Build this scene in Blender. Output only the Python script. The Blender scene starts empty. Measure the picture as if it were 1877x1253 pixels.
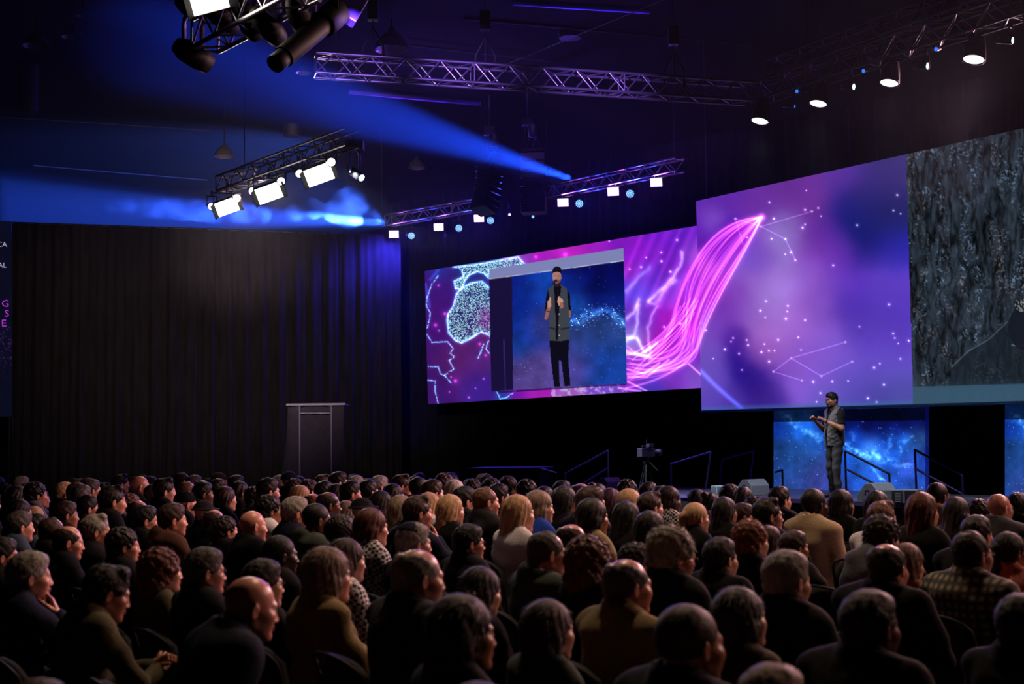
import bpy, bmesh, math, random
import numpy as np
from mathutils import Vector, Matrix, Euler
random.seed(7)
C = bpy.context.scene.collection
SC = bpy.context.scene
# ---------------------------------------------------------------- camera
F_PX, CX, CY = 2450.0, 938.5, 626.5
CAM_H = 1.7
PITCH = math.atan((822 - CY) / F_PX)
RM = (Matrix.Rotation(math.pi/2 + PITCH, 3, 'X') @ Matrix.Rotation(-0.012, 3, 'Z'))
cd = bpy.data.cameras.new('camera'); cam = bpy.data.objects.new('camera', cd); C.objects.link(cam)
cam.location = (0, 0, CAM_H); cam.rotation_euler = RM.to_euler()
cd.sensor_width = 36; cd.lens = F_PX/1877*36; cd.clip_end = 200
cd.dof.use_dof = True; cd.dof.focus_distance = 21.0; cd.dof.aperture_fstop = 3.2
SC.camera = cam
# ---------------------------------------------------------------- world, exposure
w = bpy.data.worlds.new('world'); SC.world = w; w.use_nodes = True
w.node_tree.nodes['Background'].inputs[0].default_value = (0.012, 0.012, 0.03, 1)
w.node_tree.nodes['Background'].inputs[1].default_value = 0.05
SC.view_settings.view_transform = 'Standard'; SC.view_settings.look = 'None'
SC.view_settings.exposure = 0; SC.view_settings.gamma = 1
SC.view_settings.use_curve_mapping = False

def ray(px, py):
    v = RM @ Vector(((px-CX)/F_PX, -(py-CY)/F_PX, -1))
    return v
def P(px, py, d):                       # point seen at a pixel, d metres ahead of the camera
    v = ray(px, py); return Vector((0, 0, CAM_H)) + v*(d/v.y)
def PZ(px, py, z):                      # point seen at a pixel on the height z
    v = ray(px, py); return Vector((0, 0, CAM_H)) + v*((z-CAM_H)/v.z)

def lamp(kind, loc, target, color, energy, size=0.3, size_y=None, spot=None, blend=0.3, name='lamp', parent=None, vol=1.0):
    l = bpy.data.lights.new(name, kind); l.color = color; l.energy = energy
    if kind == 'AREA':
        l.shape = 'RECTANGLE' if size_y else 'DISK'; l.size = size
        if size_y: l.size_y = size_y
        if spot: l.spread = math.radians(spot)
    if kind == 'SPOT':
        l.spot_size = math.radians(spot); l.spot_blend = blend; l.shadow_soft_size = size
    l.volume_factor = vol
    o = bpy.data.objects.new(name, l); C.objects.link(o)
    o.location = loc
    o.rotation_euler = (Vector(target)-Vector(loc)).to_track_quat('-Z', 'Y').to_euler()
    return o
# ---------------------------------------------------------------- lights: most sit at a fixture of the rig, added ones are marked
WARM = (1.0, 0.80, 0.66)
for x, y, d in ((416, 379, 24.6), (493, 354, 23.6), (585, 320, 22.5)):                       # the three warm floods
    p = P(x, y, d); lamp('AREA', p, (3.5, 2.0, -1.0), WARM, 30, 0.5, spot=120, name="flood", vol=1.5)
p = P(382, 0, 11.8); lamp('AREA', p, (3, 5, 0), WARM, 7, 0.4, spot=150, name='flood')
for x, y, d in ((722, 429, 36.3), (804, 416, 35.3), (878, 400, 34.3), (1032, 371, 31.3), (1124, 351, 30.1), (1203, 334, 29.0)):
    lamp('AREA', P(x, y, d), (-3, 3, 6.5), (0.42, 0.08, 1.0), 32, 0.3, spot=160, name='violet_wash', vol=1.0)
for x, y, d in ((754, 432, 36.0), (841, 418, 34.9), (899, 404, 34.1), (1062, 373, 31.0), (1155, 355, 29.8)):
    lamp('AREA', P(x, y, d), (-3, 3, 4), (0.03, 0.05, 1.0), 80, 0.25, spot=160, name="blue_wash", vol=1.0)
lamp('SPOT', P(1052, 332, 31.6), P(330, 106, 15.0), (0.012, 0.075, 1.0), 2300000, 0.1, spot=4.3, blend=0.6, name='blue_beam')
lamp('SPOT', P(706, 408, 38.0), P(-60, 376, 40.0), (0.03, 0.12, 1.0), 1900000, 0.1, spot=12, blend=0.8, name='blue_beam')
lamp('SPOT', P(400, 152, 13.3), P(520, 290, 18), (0.35, 0.7, 1.0), 500, 0.05, spot=14, blend=0.8, name='pale_beam')
lamp('SPOT', P(666, 330, 22.3), P(760, 440, 22), (0.35, 0.65, 1.0), 1500, 0.05, spot=16, blend=0.8, name='pale_beam')
lamp('SPOT', P(712, 412, 37.6), P(560, 360, 38.2), (0.05, 0.16, 1.0), 26000, 0.1, spot=70, blend=1.0, name='added_smoke_light')  # added wide blue spot that brightens the smoke, no lamp of its own
# downlights of the right truss, on the presenter and the stage
for x, y, d in ((1393, 225, 21.3), (1500, 193, 20.2), (1630, 155, 19.2), (1785, 112, 18.0)):
    p = P(x, y, d); lamp('SPOT', p, (p.x+0.5, p.y+3.0, 0.8), (0.9, 0.88, 1.0), 700, 0.15, spot=60, blend=0.9, name='downlight', vol=0.4)
# added violet spots with no fixture, thrown onto the main truss and the ducts
for tx, e_ in ((640, 6500), (850, 11000), (1080, 14000)):
    lamp('SPOT', P(640, 34, 11.4), P(tx, 122+0.07*(tx-578), 20.0), (0.36, 0.16, 1.0), e_, 0.1, spot=11, blend=1.0, name='added_violet_throw')
# pinkish wash on the audience from added spots out of view, no fixtures built
for x, y, z, e_, c in ((11.0, 17.0, 7.4, 3600, (1.0, 0.50, 0.50)), (13.5, 10.5, 7.8, 2400, (1.0, 0.56, 0.44)), (8.4, 21.0, 6.6, 3600, (1.0, 0.52, 0.60)), (1.0, 10.5, 8.9, 1300, (1.0, 0.68, 0.46))):
    lamp('SPOT', (x, y, z), (-2.5, 9, 1) if x > 2 else (-0.3, 8.3, 1), c, e_, 0.2, spot=78, blend=0.7, name='added_wash')
lamp('SPOT', P(493, 350, 24.2), P(420, 500, 36), (1.0, 0.74, 0.62), 4000, 0.3, spot=84, blend=1.0, name='drape_glow')  # added warm spot that makes the glow on the drape
lamp('SPOT', P(455, 385, 25.4), P(440, 445, 36), (1.0, 0.78, 0.68), 6500, 0.3, spot=26, blend=1.0, name='drape_glow')  # second added spot, a tighter warm patch on the drape
lamp('SPOT', P(740, 425, 36.2), P(660, 560, 37.0), (0.05, 0.04, 1.0), 2500, 0.2, spot=110, blend=1.0, name='blue_drape_wash')  # added blue spot near the LED lamp, turned back to tint the drape
# white key from the small spots of the left truss on the presenter
lamp('SPOT', P(549, 318, 23.2), P(1533, 810, 22.4), (1.0, 0.92, 0.86), 4500, 0.1, spot=9, blend=0.5, name='presenter_key')
lamp('SPOT', P(607, 297, 22.3), P(1230, 870, 26.0), (0.72, 0.82, 1.0), 6500, 0.1, spot=22, blend=0.8, name='stage_key')

# ---------------------------------------------------------------- materials
def srgb(c):
    if isinstance(c, str): c = [int(c[i:i+2], 16)/255 for i in (0, 2, 4)]
    return tuple((x/12.92 if x <= 0.04045 else ((x+0.055)/1.055)**2.4) for x in c)
MATS = {}
def mat(name, col, rough=0.6, metal=0.0, vary=0.15, scale=20, bump=0.0, stretch=(1,1,1), emit=None, emis=0, spec=0.5, coord='Object', sheen=0):
    if name in MATS: return MATS[name]
    m = bpy.data.materials.new(name); m.use_nodes = True; nt = m.node_tree
    b = nt.nodes['Principled BSDF']; c = srgb(col)
    tc = nt.nodes.new('ShaderNodeTexCoord'); mp = nt.nodes.new('ShaderNodeMapping'); mp.inputs['Scale'].default_value = stretch
    nt.links.new(tc.outputs[coord], mp.inputs[0])
    nz = nt.nodes.new('ShaderNodeTexNoise'); nz.inputs['Scale'].default_value = scale; nz.inputs['Detail'].default_value = 3
    nt.links.new(mp.outputs[0], nz.inputs['Vector'])
    rp = nt.nodes.new('ShaderNodeValToRGB'); e = rp.color_ramp.elements
    e[0].position = 0.3; e[1].position = 0.7
    e[0].color = tuple(x*(1-vary) for x in c)+(1,); e[1].color = tuple(min(1, x*(1+vary)) for x in c)+(1,)
    nt.links.new(nz.outputs['Fac'], rp.inputs[0]); nt.links.new(rp.outputs[0], b.inputs['Base Color'])
    b.inputs['Roughness'].default_value = rough; b.inputs['Metallic'].default_value = metal
    b.inputs['Specular IOR Level'].default_value = spec
    if sheen: b.inputs['Sheen Weight'].default_value = sheen
    if bump:
        bp = nt.nodes.new('ShaderNodeBump'); bp.inputs['Strength'].default_value = bump; bp.inputs['Distance'].default_value = 0.01
        nt.links.new(nz.outputs['Fac'], bp.inputs['Height']); nt.links.new(bp.outputs[0], b.inputs['Normal'])
    if emit:
        b.inputs['Emission Color'].default_value = srgb(emit)+(1,); b.inputs['Emission Strength'].default_value = emis
    MATS[name] = m; return m
def M(n): return MATS[n]
mat('black_metal', '08080b', 0.6, 0.1, spec=0.25); mat('alu', '9a9aa6', 0.32, 0.9, bump=0.05); mat('black_drape', '18161a', 0.95, vary=0.3, stretch=(1,1,0.15), scale=9, spec=0.1)
mat('back_drape', '121218', 0.95, vary=0.3, stretch=(1,1,0.15), scale=9, spec=0.1)
mat('deck', '45454f', 0.35, vary=0.3, scale=4, bump=0.05); mat('carpet', '0e0d10', 0.95, scale=60); mat('ceil', '040406', 0.95, scale=3, spec=0.1)
mat('wall_paint', '050508', 0.95, scale=3, spec=0.1); mat('wood_black', '17171b', 0.5, scale=12); mat('speaker_grey', '7c8488', 0.55, scale=30)
mat('grille', '3c4246', 0.5, 0.4, scale=200, bump=0.4); mat('chair_cloth', '08080a', 0.9, scale=80, bump=0.2); mat('chrome', 'b0b0b8', 0.2, 1.0)
mat('cable', '0c0c10', 0.6); mat('glass_dark', '202028', 0.1); mat('dome', '6a6470', 0.35, 0.7)
mat('white_face', 'ffffff', emit='fff6ea', emis=2.2); mat('white_disc', 'ffffff', emit='fbf2ff', emis=1.4)
mat('purple_face', 'ffffff', emit='e8b4ff', emis=2.2); mat('blue_led', 'b0e8ff', emit='86c4ff', emis=1.5); mat('blue_small', '3060ff', emit='2f6cff', emis=1.4)
mat('blue_white', 'ffffff', emit='b8e4ff', emis=5); mat('red_dot', 'ff4020', emit='ff5030', emis=1.5)

# ---------------------------------------------------------------- object helpers
def tag(o, label=None, cat=None, group=None, kind=None):
    if label: o['label'] = label
    if cat: o['category'] = cat
    if group: o['group'] = group
    if kind: o['kind'] = kind
    return o
def empty(name, loc=(0,0,0), rz=0.0, label=None, cat=None, group=None, scale=1.0):
    o = bpy.data.objects.new(name, None); C.objects.link(o); o.empty_display_size = 0.1
    o.matrix_basis = Matrix.LocRotScale(Vector(loc), Euler((0,0,rz)), Vector((scale,)*3))
    return tag(o, label, cat, group)
def link(name, me, m=None, parent=None, world=None, smooth=False):
    o = bpy.data.objects.new(name, me); C.objects.link(o)
    if m is not None:
        if not me.materials: me.materials.append(m)
        elif me.materials[0] != m:
            o.material_slots[0].link = 'OBJECT'; o.material_slots[0].material = m
    if parent is not None:
        o.parent = parent
        if world is not None: o.matrix_basis = pm(parent).inverted() @ world
    elif world is not None: o.matrix_basis = world
    return o
def pm(o):
    mt = o.matrix_basis.copy()
    while o.parent: o = o.parent; mt = o.matrix_basis @ mt
    return mt
def mesh(name, vs, fs, smooth=False, mats=()):
    me = bpy.data.meshes.new(name); me.from_pydata([tuple(v) for v in vs], [], fs)
    if smooth: me.polygons.foreach_set('use_smooth', [True]*len(me.polygons))
    for m in mats: me.materials.append(m)
    me.update(); return me
def bm_mesh(name, bm, smooth=False):
    me = bpy.data.meshes.new(name); bm.to_mesh(me); bm.free()
    if smooth: me.polygons.foreach_set('use_smooth', [True]*len(me.polygons))
    return me
def box_bm(bm, c, s, rot=None, bev=0.0):
    mtx = Matrix.Translation(c) @ (rot.to_4x4() if rot is not None else Matrix.Identity(4)) @ Matrix.Diagonal((s[0], s[1], s[2], 1))
    r = bmesh.ops.create_cube(bm, size=1, matrix=mtx)
    if bev:
        es = list({e for v in r['verts'] for e in v.link_edges})
        bmesh.ops.bevel(bm, geom=es, offset=bev, segments=2, affect='EDGES', profile=0.5)
def box(name, c, s, m, parent=None, rz=0, rot=None, bev=0.01, world=True):
    bm = bmesh.new(); box_bm(bm, (0,0,0), s, None, min(bev, min(s)*0.3))
    R = rot if rot is not None else Matrix.Rotation(rz, 3, 'Z')
    return link(name, bm_mesh(name, bm), m, parent, Matrix.Translation(c) @ R.to_4x4())
def cyl_mesh(key, n=8, r1=1, r2=1, caps=True):
    vs, fs = [], []
    for i in range(n):
        a = 2*math.pi*i/n; vs += [(r1*math.cos(a), r1*math.sin(a), 0), (r2*math.cos(a), r2*math.sin(a), 1)]
    for i in range(n):
        j = (i+1) % n; fs.append((2*i, 2*j, 2*j+1, 2*i+1))
    if caps: fs.append(tuple(2*i for i in range(n))[::-1]); fs.append(tuple(2*i+1 for i in range(n)))
    me = mesh(key, vs, fs); return me
UNIT = {}
def bar(name, a, b, r, m, parent=None, n=8):
    k = (m.name, n)
    if k not in UNIT: UNIT[k] = cyl_mesh('bar', n); UNIT[k].materials.append(m); UNIT[k].polygons.foreach_set('use_smooth', [True]*n+[False]*2)
    a, b = Vector(a), Vector(b); d = b-a
    mt = Matrix.Translation(a) @ d.to_track_quat('Z', 'X').to_matrix().to_4x4() @ Matrix.Diagonal((r, r, d.length, 1))
    return link(name, UNIT[k], None, parent, mt)
def lathe(name, prof, n=24, m=None, parent=None, world=None, smooth=True):
    vs, fs = [], []; k = len(prof)
    for i in range(n):
        a = 2*math.pi*i/n
        for r, z in prof: vs.append((r*math.cos(a), r*math.sin(a), z))
    for i in range(n):
        j = (i+1) % n
        for q in range(k-1): fs.append((i*k+q, j*k+q, j*k+q+1, i*k+q+1))
    return link(name, mesh(name, vs, fs, smooth), m, parent, world)
def tube_mesh(name, pts, r, n=6, closed=False):
    vs, fs = [], []; pts = [Vector(p) for p in pts]; N = len(pts)
    up = Vector((0.3, 0.2, 1)).normalized()
    for i, p in enumerate(pts):
        t = (pts[(i+1) % N if closed else min(i+1, N-1)] - pts[(i-1) % N if closed else max(i-1, 0)]).normalized()
        x = t.cross(up); x = x.normalized() if x.length > 1e-4 else Vector((1,0,0)); y = t.cross(x)
        rr = r[i] if hasattr(r, '__len__') else r
        for k in range(n):
            a = 2*math.pi*k/n; vs.append(p + (x*math.cos(a)+y*math.sin(a))*rr)
    for i in range(N if closed else N-1):
        for k in range(n):
            j = (i+1) % N; fs.append((i*n+k, i*n+(k+1)%n, j*n+(k+1)%n, j*n+k))
    if not closed: fs += [tuple(range(n)), tuple(range((N-1)*n, N*n))[::-1]]
    return mesh(name, vs, fs, True)
def tube(name, pts, r, m, parent=None, n=6, closed=False):
    return link(name, tube_mesh(name, pts, r, n, closed), m, parent, Matrix.Identity(4))
# ================================================================ layout
UA = Vector((-0.466, 0.885, 0)); VA = Vector((0.885, 0.466, 0))     # along the rows / the way the audience faces
FLOOR = 0.0; DECK = 0.8; CEIL = 10.6
def front(px):                                                      # stage front edge under an image column
    k = (px-CX)/F_PX; d = 16.75/(k+0.527); return Vector((k*d, d, 0))
def struct(o): o['kind'] = 'structure'; return o
def quad_wall(name, a, b, z0, z1, m, th=0.15, nrm=None):
    a, b = Vector(a), Vector(b); t = (b-a).normalized(); n = Vector((-t.y, t.x, 0))*th
    vs = []
    for z in (z0, z1): vs += [(a.x, a.y, z), (b.x, b.y, z), (b.x+n.x, b.y+n.y, z), (a.x+n.x, a.y+n.y, z)]
    fs = [(0,1,5,4), (1,2,6,5), (2,3,7,6), (3,0,4,7), (3,2,1,0), (4,5,6,7)]
    return struct(link(name, mesh(name, vs, fs), m))
bm = bmesh.new(); box_bm(bm, (0, 19, -0.05), (44, 52, 0.1)); struct(link('floor', bm_mesh('floor', bm), M('carpet')))
bm = bmesh.new(); box_bm(bm, (0, 19, CEIL+0.1), (44, 52, 0.2)); struct(link('ceiling', bm_mesh('ceiling', bm), M('ceil')))
quad_wall('wall_back', (-22, 44.8), (22, 44.8), 0, CEIL, M('wall_paint')); quad_wall('wall_left', (-21.8, -7), (-21.8, 44.8), 0, CEIL, M('wall_paint'))
quad_wall('wall_right', (21.8, 44.8), (21.8, -7), 0, CEIL, M('wall_paint')); quad_wall('wall_front', (21.8, -6.8), (-21.8, -6.8), 0, CEIL, M('wall_paint'))

def curtain(name, a, b, z0, z1, m, label, pleat=0.32, amp=0.07, seed=1, zt=None):
    rnd = random.Random(seed); a, b = Vector(a), Vector(b); L = (b-a).length; t = (b-a)/L; n = Vector((-t.y, t.x, 0)); t = Vector((t.x, t.y, 0))
    N = int(L/pleat)*8; vs, fs = [], []; rows = 5
    ph = [rnd.uniform(0.6, 1.4) for _ in range(N//8+2)]
    for i in range(N+1):
        s = i/N*L; w = ph[i//8]
        for r in range(rows):
            z = z0+(z1-z0)*r/(rows-1); k = 1-0.35*r/(rows-1)
            off = amp*w*k*math.sin(2*math.pi*i/8) + 0.03*math.sin(i*0.37+r*0.6)
            p = Vector((a.x, a.y, 0)) + t*s + n*off
            if zt: z = z0+(zt(i/N)-z0)*r/(rows-1)
            vs.append((p.x, p.y, z))
    for i in range(N):
        for r in range(rows-1): fs.append((i*rows+r, (i+1)*rows+r, (i+1)*rows+r+1, i*rows+r+1))
    o = link(name, mesh(name, vs, fs, True), m)
    md = o.modifiers.new('s', 'SOLIDIFY'); md.thickness = 0.012
    return tag(o, label, 'curtain')
# side drape, seen left of the frame tower
A, B = P(22, 408, 33.6), P(735, 432, 36.9)
A0, B0 = Vector((A.x, A.y)), Vector((B.x, B.y)); zc = (A.z+B.z)/2
dirn = (B0-A0).normalized()
curtain('curtain', A0, B0, 0.02, zc, M('black_drape'), 'tall brown-black pleated drape filling the left side behind the audience', pleat=0.22, amp=0.03, zt=lambda u: A.z+(B.z-A.z)*u)
o = bar('drape_pipe', (A.x, A.y+0.02, A.z), (B.x, B.y+0.02, B.z), 0.03, M('black_metal')); tag(o, 'thin dark pipe carrying the top edge of the left drape', 'pipe')
# back drape, behind the screens
K0, K1 = Vector((-3.9, 38.5)), Vector((11.6, 23.0)); kd = (K1-K0).normalized(); kn = Vector((kd.y, -kd.x))
curtain('curtain', K0+Vector((0.3,0.3)), K1+Vector((0.3,0.3)), 0.02, 8.9, M('back_drape'), 'long black pleated drape hanging behind the stage and the screens', seed=5)

# stage
fa, fb = front(1040), front(2150)
FA = Vector((fa.x, fa.y, 0)); FB = Vector((fb.x, fb.y, 0)); VD = VA*3.3
st = empty('stage', (FA+FB)/2, 0, 'low grey-topped stage platform the presenter stands on', 'stage')
def prism(name, pts, z0, z1, m, parent, bev=0.0):
    vs = [(p[0], p[1], z0) for p in pts]+[(p[0], p[1], z1) for p in pts]; n = len(pts)
    fs = [tuple(range(n))[::-1], tuple(range(n, 2*n))]+[(i, (i+1)%n, n+(i+1)%n, n+i) for i in range(n)]
    me = mesh(name, vs, fs)
    bm = bmesh.new(); bm.from_mesh(me); bmesh.ops.recalc_face_normals(bm, faces=bm.faces); bm.to_mesh(me); bm.free()
    return link(name, me, m, parent, Matrix.Identity(4))
EL = (FB-FA).length; ed = (FB-FA)/EL; npan = 11
for i in range(npan):
    a = FA+ed*(EL*i/npan+0.004); b = FA+ed*(EL*(i+1)/npan-0.004)
    prism('deck_panel', [a, b, b+VD, a+VD], DECK-0.06, DECK, M('deck'), st)
    prism('skirt_panel', [a+VA*0.05, b+VA*0.05, b+VA*0.08, a+VA*0.08], 0.0, DECK-0.062, M('wood_black'), st)
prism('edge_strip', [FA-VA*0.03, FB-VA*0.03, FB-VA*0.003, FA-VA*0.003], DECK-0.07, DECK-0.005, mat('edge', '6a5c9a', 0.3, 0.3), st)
prism('back_skirt', [FA+VD, FB+VD, FB+VD+VA*0.02, FA+VD+VA*0.02], 0, DECK-0.07, M('wood_black'), st)

# screens -------------------------------------------------------- grid with picture in a colour attribute
def painted(name, corners, nu, nv, paint, strength, parent, thick=0.12):
    tl, tr, br, bl = corners
    U, V = np.meshgrid(np.linspace(0, 1, nu), np.linspace(0, 1, nv), indexing='ij')
    c = [np.array(q) for q in corners]
    pos = (c[0][None,None]*((1-U)*(1-V))[...,None] + c[1][None,None]*(U*(1-V))[...,None] + c[2][None,None]*(U*V)[...,None] + c[3][None,None]*((1-U)*V)[...,None])
    rel = (pos-np.array((0,0,CAM_H))) @ np.array(RM)          # camera space, only to know which part of the picture a vertex carries
    X = rel[...,0]/-rel[...,2]*F_PX+CX; Y = -rel[...,1]/-rel[...,2]*F_PX+CY
    col = paint(X, Y, U, V); col = np.clip(col, 0, 1.2)
    lin = np.where(col <= 0.04045, col/12.92, ((col+0.055)/1.055)**2.4)
    idx = np.arange(nu*nv).reshape(nu, nv)
    q = np.stack([idx[:-1,:-1], idx[:-1,1:], idx[1:,1:], idx[1:,:-1]], -1).reshape(-1, 4)
    me = bpy.data.meshes.new(name); me.vertices.add(nu*nv); me.vertices.foreach_set('co', pos.reshape(-1))
    me.loops.add(q.size); me.loops.foreach_set('vertex_index', q.reshape(-1)); me.polygons.add(len(q))
    me.polygons.foreach_set('loop_start', np.arange(0, q.size, 4)); me.polygons.foreach_set('loop_total', np.full(len(q), 4)); me.update(calc_edges=True)
    at = me.color_attributes.new('picture', 'FLOAT_COLOR', 'POINT')
    at.data.foreach_set('color', np.concatenate([lin.reshape(-1, 3), np.ones((nu*nv, 1))], 1).astype(np.float32).reshape(-1))
    m = bpy.data.materials.new(name+'_glow'); m.use_nodes = True; nt = m.node_tree; nt.nodes.clear()
    a = nt.nodes.new('ShaderNodeAttribute'); a.attribute_name = 'picture'; e = nt.nodes.new('ShaderNodeEmission'); e.inputs[1].default_value = strength
    ou = nt.nodes.new('ShaderNodeOutputMaterial'); nt.links.new(a.outputs['Color'], e.inputs[0]); nt.links.new(e.outputs[0], ou.inputs[0])
    return link(name, me, m, parent, Matrix.Identity(4))
def cabinet(corners, parent, th, m, push=0.02):
    c = [Vector(q) for q in corners]; n = (c[1]-c[0]).cross(c[3]-c[0]).normalized()
    if n.dot(Vector((0,0,CAM_H))-c[0]) > 0: n = -n
    f = [q+n*push for q in c]; b = [q+n*th for q in c]
    me = mesh('cabinet', f+b, [(0,1,2,3), (7,6,5,4), (0,4,5,1), (1,5,6,2), (2,6,7,3), (3,7,4,0)])
    return link('cabinet', me, m, parent, Matrix.Identity(4))
def dlin(x0, d0, x1, d1, x): return 1/(1/d0+(1/d1-1/d0)*(x-x0)/(x1-x0))
# ---------------------------------------------------------------- the pictures on the lit screens (flat print, kept in a colour attribute)
Q = 1.0
_rs = np.random.RandomState(3); _perm = _rs.rand(256, 256)
def vnoise(x, y):
    xi, yi = np.floor(x).astype(int), np.floor(y).astype(int); fx, fy = x-xi, y-yi
    fx = fx*fx*(3-2*fx); fy = fy*fy*(3-2*fy); g = lambda a, b: _perm[a & 255, b & 255]
    return (g(xi, yi)*(1-fx)+g(xi+1, yi)*fx)*(1-fy)+(g(xi, yi+1)*(1-fx)+g(xi+1, yi+1)*fx)*fy
def fbm(x, y, o=4):
    s = 0; a = 0.5
    for _ in range(o): s = s+a*vnoise(x, y); x, y, a = x*2.03+17, y*2.03+9, a*0.5
    return s/(1-0.5**o)
def shep(X, Y, pts):
    W = 1e-9; S = 0
    for x, y, r, c in pts:
        w_ = np.exp(-((X-x)**2+(Y-y)**2)/(2*r*r))+1e-7; W = W+w_; S = S+w_[..., None]*(np.array(c)/255.0)
    return S/W[..., None]
def segd(X, Y, a, b):
    ax, ay = a; bx, by = b; dx, dy = bx-ax, by-ay; t = np.clip(((X-ax)*dx+(Y-ay)*dy)/(dx*dx+dy*dy+1e-9), 0, 1)
    return np.hypot(X-ax-t*dx, Y-ay-t*dy)
def polyd(X, Y, pts, lim=14):
    d = np.full(X.shape, 99.0)
    for a, b in zip(pts[:-1], pts[1:]):
        m = (X > min(a[0], b[0])-lim) & (X < max(a[0], b[0])+lim) & (Y > min(a[1], b[1])-lim) & (Y < max(a[1], b[1])+lim)
        if m.any(): d[m] = np.minimum(d[m], segd(X[m], Y[m], a, b))
    return d
def inside(X, Y, pts):
    r = np.zeros(X.shape, bool); n = len(pts)
    for i in range(n):
        (x1, y1), (x2, y2) = pts[i], pts[(i+1) % n]
        if y1 == y2: continue
        r ^= ((y1 > Y) != (y2 > Y)) & (X < (x2-x1)*(Y-y1)/(y2-y1)+x1)
    return r
def mix(col, m, c): m = np.clip(m, 0, 1)[..., None]; return col*(1-m)+m*np.array(c)/255.0
def glow(col, m, c): return col+np.clip(m, 0, 1)[..., None]*np.array(c)/255.0
def bez(p, n=26):
    t = np.linspace(0, 1, n)[:, None]; p = [np.array(q, float) for q in p]
    return [tuple(q) for q in (p[0]*(1-t)**3+3*p[1]*t*(1-t)**2+3*p[2]*t*t*(1-t)+p[3]*t**3)]
def c4(l): return [(760+x/3.476, 400+y/3.476) for x, y in l]
def c5(l): return [(1260+x/2.41, 240+y/2.41) for x, y in l]
def c6(l): return [(1377+x/3.754, 690+y/3.754) for x, y in l]
def swirl(col, X, Y):
    rs = np.random.RandomState(11)
    up = [(1396, 398), (1318, 395), (1262, 470), (1236, 560)]; lo = [(1396, 398), (1362, 480), (1300, 560), (1268, 620)]
    body = inside(X, Y, bez(up)+bez(lo)[::-1]); d = np.minimum(polyd(X, Y, bez(up)), polyd(X, Y, bez(lo)))
    col = mix(col, 0.5*body, (150, 20, 190))
    for k in range(20):
        t = k/19.0; p = [(1396, 398)]
        j = lambda s: rs.uniform(-s, s)
        q = [np.array(u)*(1-t)+np.array(v)*t for u, v in zip(up, lo)]
        q3 = np.array((1240+40*t+j(12), 600+45*t+j(14)))
        a = bez([q[0], q[1]+(j(10), j(12)), q[2]+(j(14), j(16)), q3])
        e = np.array((1152+j(8), 640+58*t+j(14)))
        b = bez([q3, q3+(np.array(q3)-q[2])*0.35, np.array((1190+30*t+j(8), 665+22*t+j(10))), e])
        dd = polyd(X, Y, a+b[1:]); wd = rs.uniform(0.6, 1.7); st = rs.uniform(0.35, 0.9)
        if k in (0, 19): st = 0.9; wd = 1.9
        col = glow(col, st*np.exp(-(dd/wd)**2)*0.50, (200, 130, 170)); col = glow(col, st*np.exp(-(dd/6)**2)*0.13, (150, 60, 130))
    for k in range(10):
        a = np.array((1250+rs.uniform(-15, 30), 560+rs.uniform(-20, 40)))
        dd = polyd(X, Y, bez([a, a+(-20, 40), a+(-50, 70), a+(-90+rs.uniform(-15, 15), 95+rs.uniform(-20, 25))]))
        col = glow(col, 0.45*np.exp(-(dd/1.0)**2), (230, 170, 220))
    return col
def clouds(col, X, Y, seed, pts, thr=0.5, c=(190, 205, 255)):
    n = fbm(X/11+seed, Y/11, 4); r = 1-np.abs(2*fbm(X/16+seed*3, Y/16+5, 3)-1)
    for x, y, rx, ry, s in pts:
        g = np.exp(-(((X-x)/rx)**2+((Y-y)/ry)**2)); col = mix(col, s*g*np.clip((n*0.5+r*0.6-thr)*4, 0, 1), c)
    return col
def stars(col, X, Y, pts, r=1.5, c=(255, 225, 255), s=1.0):
    for i, p in enumerate(pts):
        rr = r*(0.7+0.6*((i*37) % 10)/10); d2 = (X-p[0])**2+(Y-p[1])**2
        col = glow(col, s*np.exp(-d2/(rr*rr)), c); col = glow(col, s*0.18*np.exp(-d2/(rr*rr*9)), c)
    return col
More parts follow.
